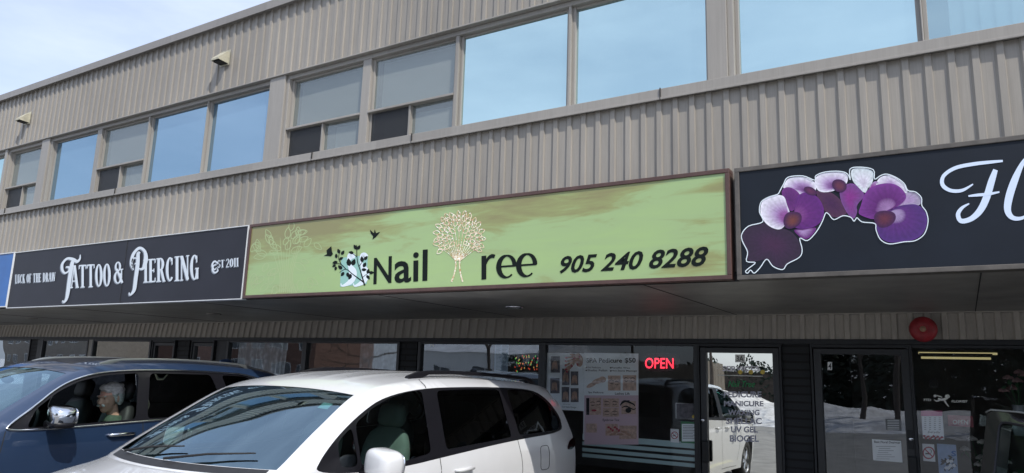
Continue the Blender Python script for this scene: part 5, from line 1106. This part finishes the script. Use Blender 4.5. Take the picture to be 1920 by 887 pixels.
# door 4
mb = MB(); prect(mb, 345, 243, 371, 290, LY3+.0005, c9); mb.build('number_plate', M['paper_white'], door4); dtxt('4', 350, 250, 367, 284, 'print_black', .02, 'unit_number', c9, door4)
t = sheet_thing('certificate', 'white floral award paper taped low on the florist door', 'paper', 602, 690, 779, 826, SY-.018, c9, M['paper'], G1)
mb = MB(); text(mb, 'Best Floral Designer', quadmap(c9(615, 699), c9(768, 704), c9(768, 722), c9(615, 716), SY-.0195), .02)
for k in range(7): prect(mb, 625+(k*17) % 20, 732+k*12, 740-(k*31) % 50, 734+k*12, SY-.0195, c9)
mb.build('lettering', M['print_grey'], t)
t = sheet_thing('hours_sign', 'small grey opening hours sticker on the florist door', 'sticker', 679, 573, 774, 642, SY-.0145, c9, mat('grey_print', (.16, .17, .18), .6), G1); mb = MB()
for k in range(6): prect(mb, 692, 580+k*10, 760, 583+k*10, SY-.016, c9)
mb.build('text_line', M['paper'], t)
# florist window
t = sheet_thing('calendar', 'pink topped calendar sheet in the florist window', 'calendar', 886, 526, 1022, 694, PY, c9, M['paper'], G1); mb = MB(); prect(mb, 886, 526, 1010, 556, PY-.001, c9); mb.build('pink_header', mat('pink', (.62, .16, .34), .6), t); mb = MB()
for i in range(4):
    for j in range(7): prect(mb, 905+i*28, 566+j*11, 917+i*28, 569+j*11, PY-.0015, c9)
mb.build('date_print', M['print_grey'], t); mb = MB()
for k in range(14): pell(mb, 905+k*8, 672+(k*13) % 18, 9, 5, PY-.0015, c9, k)
mb.build('flower_print', M['nail_red'], t); mb = MB(); text(mb, 'Everyday', quadmap(c9(925, 643), c9(1000, 643), c9(1000, 660), c9(925, 660), PY-.002), 0, .3); mb.build('lettering', M['print_black'], t)
t = sheet_thing('open_sign', 'red and white OPEN board in the florist window', 'sign', 1040, 550, 1192, 622, PY+.02, c9, mat('red_board', (.30, .05, .07), .5)); mb = MB(); text(mb, 'OPEN', quadmap(c9(1070, 578), c9(1160, 580), c9(1160, 606), c9(1070, 604), PY+.018), .02); mb.build('lettering', M['decal_white'], t)
t = sheet_thing('floral_poster', 'pale blue poster with a printed bouquet low in the florist window', 'poster', 978, 716, 1110, 990, PY+.004, c9, mat('blue_paper', (.34, .46, .66), .6, noise=.3, nscale=6), G1); mb = MB()
for k in range(26): poly(mb, [c9(*p) for p in leaf(1045+rng.uniform(-30, 30), 825+rng.uniform(-30, 45), rng.uniform(18, 34), rng.uniform(0, 6.28), .4)], PY+.002-.0001*k)
mb.build('leaf_print', M['print_black'], t); mb = MB()
for k in range(6): pell(mb, 1040+rng.uniform(-15, 45), 840+rng.uniform(-25, 25), 12, 9, PY-.001-.0001*k, c9, k)
mb.build('flower_print', M['paper_white'], t); mb = MB(); text(mb, 'S', quadmap(c9(1062, 758), c9(1090, 758), c9(1090, 790), c9(1062, 790), PY+.001), .03); mb.build('lettering', mat('blue_ink', (.03, .15, .45), .5), t)
fw = [o for o in C.objects if o.name.startswith('shop_window') and o.parent == B][8]
dtxt('FTD', 903, 456, 945, 469, 'decal_white', .03, 'window_lettering', c9, fw); dtxt('FLORIST', 1064, 464, 1156, 478, 'decal_white', .03, 'window_lettering', c9, fw)
mb = MB()
for pts, w in (([(985, 455), (1010, 462), (1040, 452)], [9, 13, 12]), ([(1030, 452), (1050, 445), (1040, 432)], [8, 8, 6]), ([(1010, 448), (985, 440), (968, 440)], [6, 6, 5]), ([(1020, 460), (1030, 480), (1048, 502)], [11, 9, 5]), ([(1000, 462), (978, 470), (962, 462)], [9, 7, 4])): ribbon(mb, pts, w, LY3, c9)
pell(mb, 1034, 442, 9, 9, LY3-.0004, c9); pell(mb, 968, 440, 9, 8, LY3-.0004, c9); mb.build('runner_emblem', M['decal_white'], fw)
mb = MB(); pts = [(960+24*math.cos(R(a)), 370+23*math.sin(R(a))) for a in range(0, 361, 15)]; ribbon(mb, pts, 4, LY3, c9, curve=False); ribbon(mb, [(944, 354), (976, 386)], 4, LY3, c9, curve=False); mb.build('round_decal', M['print_black'], fw)
# inside the florist: lamps and flowers
M['tube'] = mat('tube', (.9, .8, .5), .5, emit=(1, .88, .42), es=.30)
for k, (pa, pb) in enumerate((((1722, 661.5), (1870, 664)), ((1727, 670), (1858, 673)))):
    a, b_ = at(*pa, 11.2), at(*pb, 11.2); z = (a.z+b_.z)/2; t = thing('tube_light', ('upper', 'lower')[k]+' of the two yellow tube lights inside the florist window', 'tube light', ((a.x+b_.x)/2, 11.2, z), 'tube lights in the florist shop')
    MB().tube([(a.x, 11.2, z), (b_.x, 11.2, z)], .015, 10).build('tube', M['tube'], t, smooth=True); MB().box(a.x-.02, b_.x+.02, 11.17, 11.23, z+.03, z+.06).build('housing', M['grey_frame'], t)
M['rose_white'] = mat('rose_white', (.62, .60, .55), .6, noise=.2, nscale=20); M['rose_pink'] = mat('rose_pink', (.50, .30, .30), .6, noise=.25, nscale=20); M['leaf_green'] = mat('leaf_green', (.05, .14, .06), .6, noise=.4, nscale=12); M['vase'] = mat('vase', (.35, .4, .42), .15)
def bouquet(p, label, m_, n_=7, spread=.16):
    t = thing('flower_bouquet', label, 'bouquet', (p.x, p.y, p.z-.55), 'bouquets in the florist window')
    MB().lathe([(0, 0), (.06, 0), (.08, .08), (.07, .2), (.05, .26), (.06, .3)], (p.x, p.y, p.z-.55), 'Z', 20).build('vase', M['vase'], t, smooth=True)
    st = MB(); lf = MB()
    for k in range(n_):
        a = 2.4*k; r_ = spread*math.sqrt((k+.3)/n_); h_ = Vector((p.x+r_*math.cos(a), p.y+r_*math.sin(a)*.6, p.z+rng.uniform(-.07, .1)-r_*.4)); st.tube([(p.x, p.y, p.z-.3), h_], .004, 5)
        fl = MB()
        for j in range(16):
            b_ = 2.4*j; rr = .012+.0025*j; nrm = Vector((math.cos(b_), math.sin(b_), 0)); c_ = h_+nrm*rr*.8+Vector((0, 0, .02-rr*.35)); fl.ell(c_, (.022, .008+.001*j*.3, .022), 8, 5, Matrix.Rotation(b_+R(90), 3, 'Z') @ Matrix.Rotation(R(-18-j*2), 3, 'X'))
        fl.build('flower', M[m_], t, smooth=True)
        for j in range(5):
            d_ = Vector((rng.normal(), rng.normal(), rng.normal()*.6)).normalized(); e = h_+d_*.09; s1 = d_.cross(Vector((0, 0, 1))).normalized()*.022; md = h_+d_*.05
            lf.add([h_, md+s1, e, md-s1], [(0, 1, 2, 3)])
    st.build('stems', M['leaf_green'], t); lf.build('leaves', M['leaf_green'], t)
bouquet(at(1868, 862, SY+.25), 'white bouquet seen through the open black car door window', 'rose_white', 9, .22)
bouquet(at(1905, 712, SY+.35), 'pale pink bouquet high at the right edge of the florist window', 'rose_pink', 8, .16)
bouquet(at(1835, 838, SY+.45), 'low white bouquet behind the bouquet poster in the florist window', 'rose_white', 6, .15)
MB().box(-.3, 2.9, SY+.2, SY+.75, .12, .45).build('display_bench', M['room_floor'], B, bevel=.01)
# salon windows: curtains, lights, price list
def curtain(x0, x1, z0, z1, y, label, m_, amp=.02):
    mb = MB(); n_ = int((x1-x0)/.012); vs = []
    for i in range(n_+1):
        x = x0+(x1-x0)*i/n_; ph = i*.55+1.2*math.sin(i*.13)
        for z, k in ((z1, .6), ((z0+z1)/2, 1.0), (z0, 1.25)): vs.append((x0+(x-x0)*(1 if z == z1 else 1-.05*(z1-z)), y+amp*k*math.sin(ph), z))
    mb.add(vs, [(3*i+j, 3*i+3+j, 3*i+4+j, 3*i+1+j) for i in range(n_) for j in range(2)]); return top(mb, 'curtain', label, 'curtain', m_, group='sheer curtains', smooth=True)
def sheer():
    m, n, l, b = newmat('sheer'); out = n['Material Output']; t = n.new('ShaderNodeBsdfTransparent'); mx = n.new('ShaderNodeMixShader'); v = n.new('ShaderNodeTexVoronoi'); v.inputs['Scale'].default_value = 11
    tc = n.new('ShaderNodeTexCoord'); l.new(tc.outputs['Object'], v.inputs['Vector']); r = n.new('ShaderNodeMapRange'); r.inputs['From Max'].default_value = .6; r.inputs['To Min'].default_value = .95; r.inputs['To Max'].default_value = .6
    l.new(v.outputs['Distance'], r.inputs['Value']); l.new(r.outputs[0], mx.inputs['Fac']); b.inputs['Base Color'].default_value = (.74, .78, .82, 1); b.inputs['Roughness'].default_value = .9
    l.new(t.outputs[0], mx.inputs[1]); l.new(b.outputs[0], mx.inputs[2]); l.new(mx.outputs[0], out.inputs['Surface']); return m
M['sheer'] = sheer()
curtain(at(676, 650, SY+.12).x, at(752, 650, SY+.12).x, .5, 2.2, SY+.12, 'white lace curtain at the right end of the window above the white van', M['sheer'])
curtain(at(448, 650, SY+.12).x, at(540, 650, SY+.12).x, .5, 2.2, SY+.12, 'white sheer curtain in the shop window above the rear of the blue SUV', M['sheer'])
c3b = lambda x, y: (700+x/4.435, 540+y/4.435)
t = sheet_thing('price_list', 'pale blue price list taped in the shop window left of the string lights', 'price list', 1012, 462, 1118, 696, PY, c3b, mat('list_blue', (.34, .48, .62), .6), G1); mb = MB()
for k in range(19): prect(mb, 1020, 476+k*11, 1060-(k*7) % 12, 479+k*11, PY-.001, c3b); prect(mb, 1072, 476+k*11, 1110-(k*5) % 14, 479+k*11, PY-.001, c3b)
mb.build('text_line', M['print_black'], t)
t = thing('string_lights', 'red and green string lights hanging in the salon window above the van roof', 'string lights', tuple(at(988, 705, SY+.08)))
bulbs = {'r': MB(), 'g': MB(), 'y': MB()}; wpts = []
for k in range(46):
    x = rng.uniform(1175, 1372); y = 560+rng.uniform(0, 120)+(15 if x < 1210 else 0); p = at(*c3b(x, y), SY+.08); wpts.append(p)
    bulbs['rgy'[int(rng.choice(3, p=[.42, .38, .2]))]].ell(p, (.009, .009, .012), 6, 4)
wpts.sort(key=lambda p: p.x); MB().tube(wpts, .0016, 4, False).build('wire', M['leaf_green'], t)
for k, c_ in (('r', (1, .12, .05)), ('g', (.15, .9, .15)), ('y', (1, .6, .15))): bulbs[k].build('bulbs', mat('bulb_'+k, c_, .4, emit=c_, es=.28), t)
t = thing('ornament', 'small gold star ornament at the top left of the window behind the van roof rail', 'ornament', tuple(at(810, 646, SY+.06)))
mb = MB(); cc = at(810, 644, SY+.06); vs = [cc+Vector((0, -.02, 0)), cc+Vector((0, .02, 0))]+[cc+Vector((math.sin(R(36*k))*(.06 if k % 2 == 0 else .026), 0, math.cos(R(36*k))*(.06 if k % 2 == 0 else .026))) for k in range(10)]
mb.add(vs, [(0, 2+(k+1) % 10, 2+k) for k in range(10)]+[(1, 2+k, 2+(k+1) % 10) for k in range(10)]); mb.build('star', M['decal_yellow'], t)
# ------------------------------------------------------------------ across the lot (seen in the glass)
def conifer(x, y, h, label):
    t = thing('conifer', label, 'tree', (x, y, 0), 'evergreens across the lot'); MB().tube([(x, y, 0), (x, y, h*.9)], [.2, .03], 8).build('trunk', M['bark'], t)
    mb = MB()
    N_ = int(h*420); vs_ = []
    for k in range(N_):
        f = rng.uniform(.0, 1)**1.15; z = h*(.03+.97*f); r_ = (1-f)*h*.30+.12; r_ *= .82+.18*math.sin(z*5.2+x); a = rng.uniform(0, 6.28); rr = r_*rng.uniform(.25, 1)**.6; c_ = Vector((x+rr*math.cos(a), y+rr*math.sin(a), z-.2*rr)); d = Vector((math.cos(a), math.sin(a), -.35+rng.normal(0, .2))).normalized(); s_ = Vector((-math.sin(a), math.cos(a), rng.normal(0, .5)))*rng.uniform(.07, .16); L_ = rng.uniform(.25, .6)
        mb.add([c_-d*L_*.4, c_+s_, c_+d*L_*.6, c_-s_], [(0, 1, 2, 3)])
    mb.build('crown', M['needles'], t); return t
for k, (x, y, h) in enumerate(((16, -37, 9), (19, -38, 10.5), (-8.0, -36, 9.5), (-6, -38, 11), (-3.4, -35, 10), (-1.2, -38, 11.5), (1.5, -36, 10), (4, -37, 11), (6.8, -35, 9.5), (9.5, -38, 11), (13, -36, 10))+tuple((-9.5+2.9*j, -43-(j % 2)*2, 11.5+(j*37 % 5)*.4) for j in range(11))):
    conifer(x, y, h, ('dark evergreen beyond the road, ORD of the row from the salon side'.replace('ORD', '%s' % ['first', 'second', 'third', 'fourth', 'fifth', 'sixth', 'seventh', 'eighth', 'ninth', 'tenth', 'eleventh'][k % 11]).replace('dark evergreen', 'dark evergreen' if k < 11 else 'taller rear evergreen')))
t = thing('hedge', 'tall clipped hedge beyond the road left of the evergreens', 'hedge', (-21, -35, 0)); mb = MB()
for k in range(9000):
    u_ = rng.uniform(0, 24); x = -33+u_; z = rng.uniform(0, 3.0+.35*math.sin(u_*1.9)+.2*math.sin(u_*4.7)); y = -35+rng.uniform(-.8, .8); s_ = rng.uniform(.08, .16); a = Vector(rng.normal(0, 1, 3)).normalized()*s_; b_ = a.cross(Vector(rng.normal(0, 1, 3))).normalized()*s_
    c_ = Vector((x, y, z)); mb.add([c_-a, c_+b_*.6, c_+a, c_-b_*.6], [(0, 1, 2, 3)])
mb.build('foliage', M['needles'], t); MB().box(-33, -9, -35.4, -34.6, 0, 2.5).build('inner_growth', M['bark'], t)
def bare_tree(x, y, h, label, seed):
    rg = np.random.default_rng(seed); t = thing('bare_tree', label, 'tree', (x, y, 0), 'leafless trees across the lot'); tr, br_ = MB(), MB()
    def grow(p, d, L_, r_, dep, mb):
        q = p+d*L_; mid = p.lerp(q, .5)+Vector(rg.normal(0, .03*L_, 3)); mb.tube([p, mid, q], [r_, r_*.85, r_*.7], 5 if dep > 1 else 8, False)
        if dep >= 5: return
        for k in range(3 if dep < 4 else 2):
            nd = (d+Vector(rg.normal(0, .48, 3))+Vector((0, 0, .12))).normalized(); grow(q, nd, L_*rg.uniform(.6, .82), r_*.6, dep+1, br_)
    grow(Vector((x, y, 0)), Vector((0, 0, 1)), h*.3, .07+h*.004, 0, tr); tr.build('trunk', M['bark'], t); br_.build('branches', M['bark'], t)
for k, (x, y, h) in enumerate(((-3.4, -14.2, 9), (-2.1, -14.0, 8.5), (-9.5, -15, 10), (-14, -17, 11), (-22, -16, 10), (-30, -18, 10), (2.6, -16, 9), (-40, -20, 10))):
    bare_tree(x, y, h, 'leafless tree on the snow bank, %s' % ['slim left one opposite the florist door', 'slim right one opposite the florist door', 'tall one opposite the salon door', 'tall one opposite the salon window', 'middle one', 'second from the far end', 'nearest the florist corner', 'farthest one'][k], k+3)
def house(x0, x1, y, hgt, wallm, label, nwin, storeys, name='house'):
    t = thing(name, label, 'building', ((x0+x1)/2, y, 0)); MB().box(x0, x1, y-9, y, 0, hgt).build('wall', M[wallm], t)
    mb = MB(); mb.add([(x0-.4, y+.4, hgt), (x1+.4, y+.4, hgt), (x1+.4, y-9.4, hgt), (x0-.4, y-9.4, hgt), (x0-.4, y-4.5, hgt+2), (x1+.4, y-4.5, hgt+2)], [(0, 1, 5, 4), (2, 3, 4, 5), (0, 4, 3), (1, 2, 5), (3, 2, 1, 0)]); mb.build('roof', M['snow'], t)
    for s_ in range(storeys):
        for k in range(nwin):
            wx = x0+(x1-x0)*(k+.5)/nwin; z0 = .9+s_*2.8; w = MB().box(wx-.9, wx+.9, y, y+.05, z0, z0+1.3).build('window', M['white_trim'], t)
            MB().box(wx-.82, wx-.04, y+.052, y+.06, z0+.08, z0+1.22).build('pane', M['window_dark'], w); MB().box(wx+.04, wx+.82, y+.052, y+.06, z0+.08, z0+1.22).build('pane', M['window_dark'], w)
house(-84, -56, -36, 6.0, 'brick_red', 'red brick apartment block reflected in the left shop windows', 8, 2, 'apartment_building')
house(-112, -90, -32, 6.0, 'brick_tan', 'tan brick apartment block reflected in the farthest left shop windows', 6, 2, 'apartment_building')
house(-44, -30, -38, 3.4, 'white_trim', 'low white house reflected in the middle shop windows', 3, 1)
t = thing('plank_fence', 'weathered board fence on the snow bank across the lot', 'fence', (-15, -22, 0)); 
for k in range(40): MB().box(-19+k*.205, -19+k*.205+.19, -22.02, -22, .3, 2.6+.04*math.sin(k*2)).build('board', M['plank'], t)
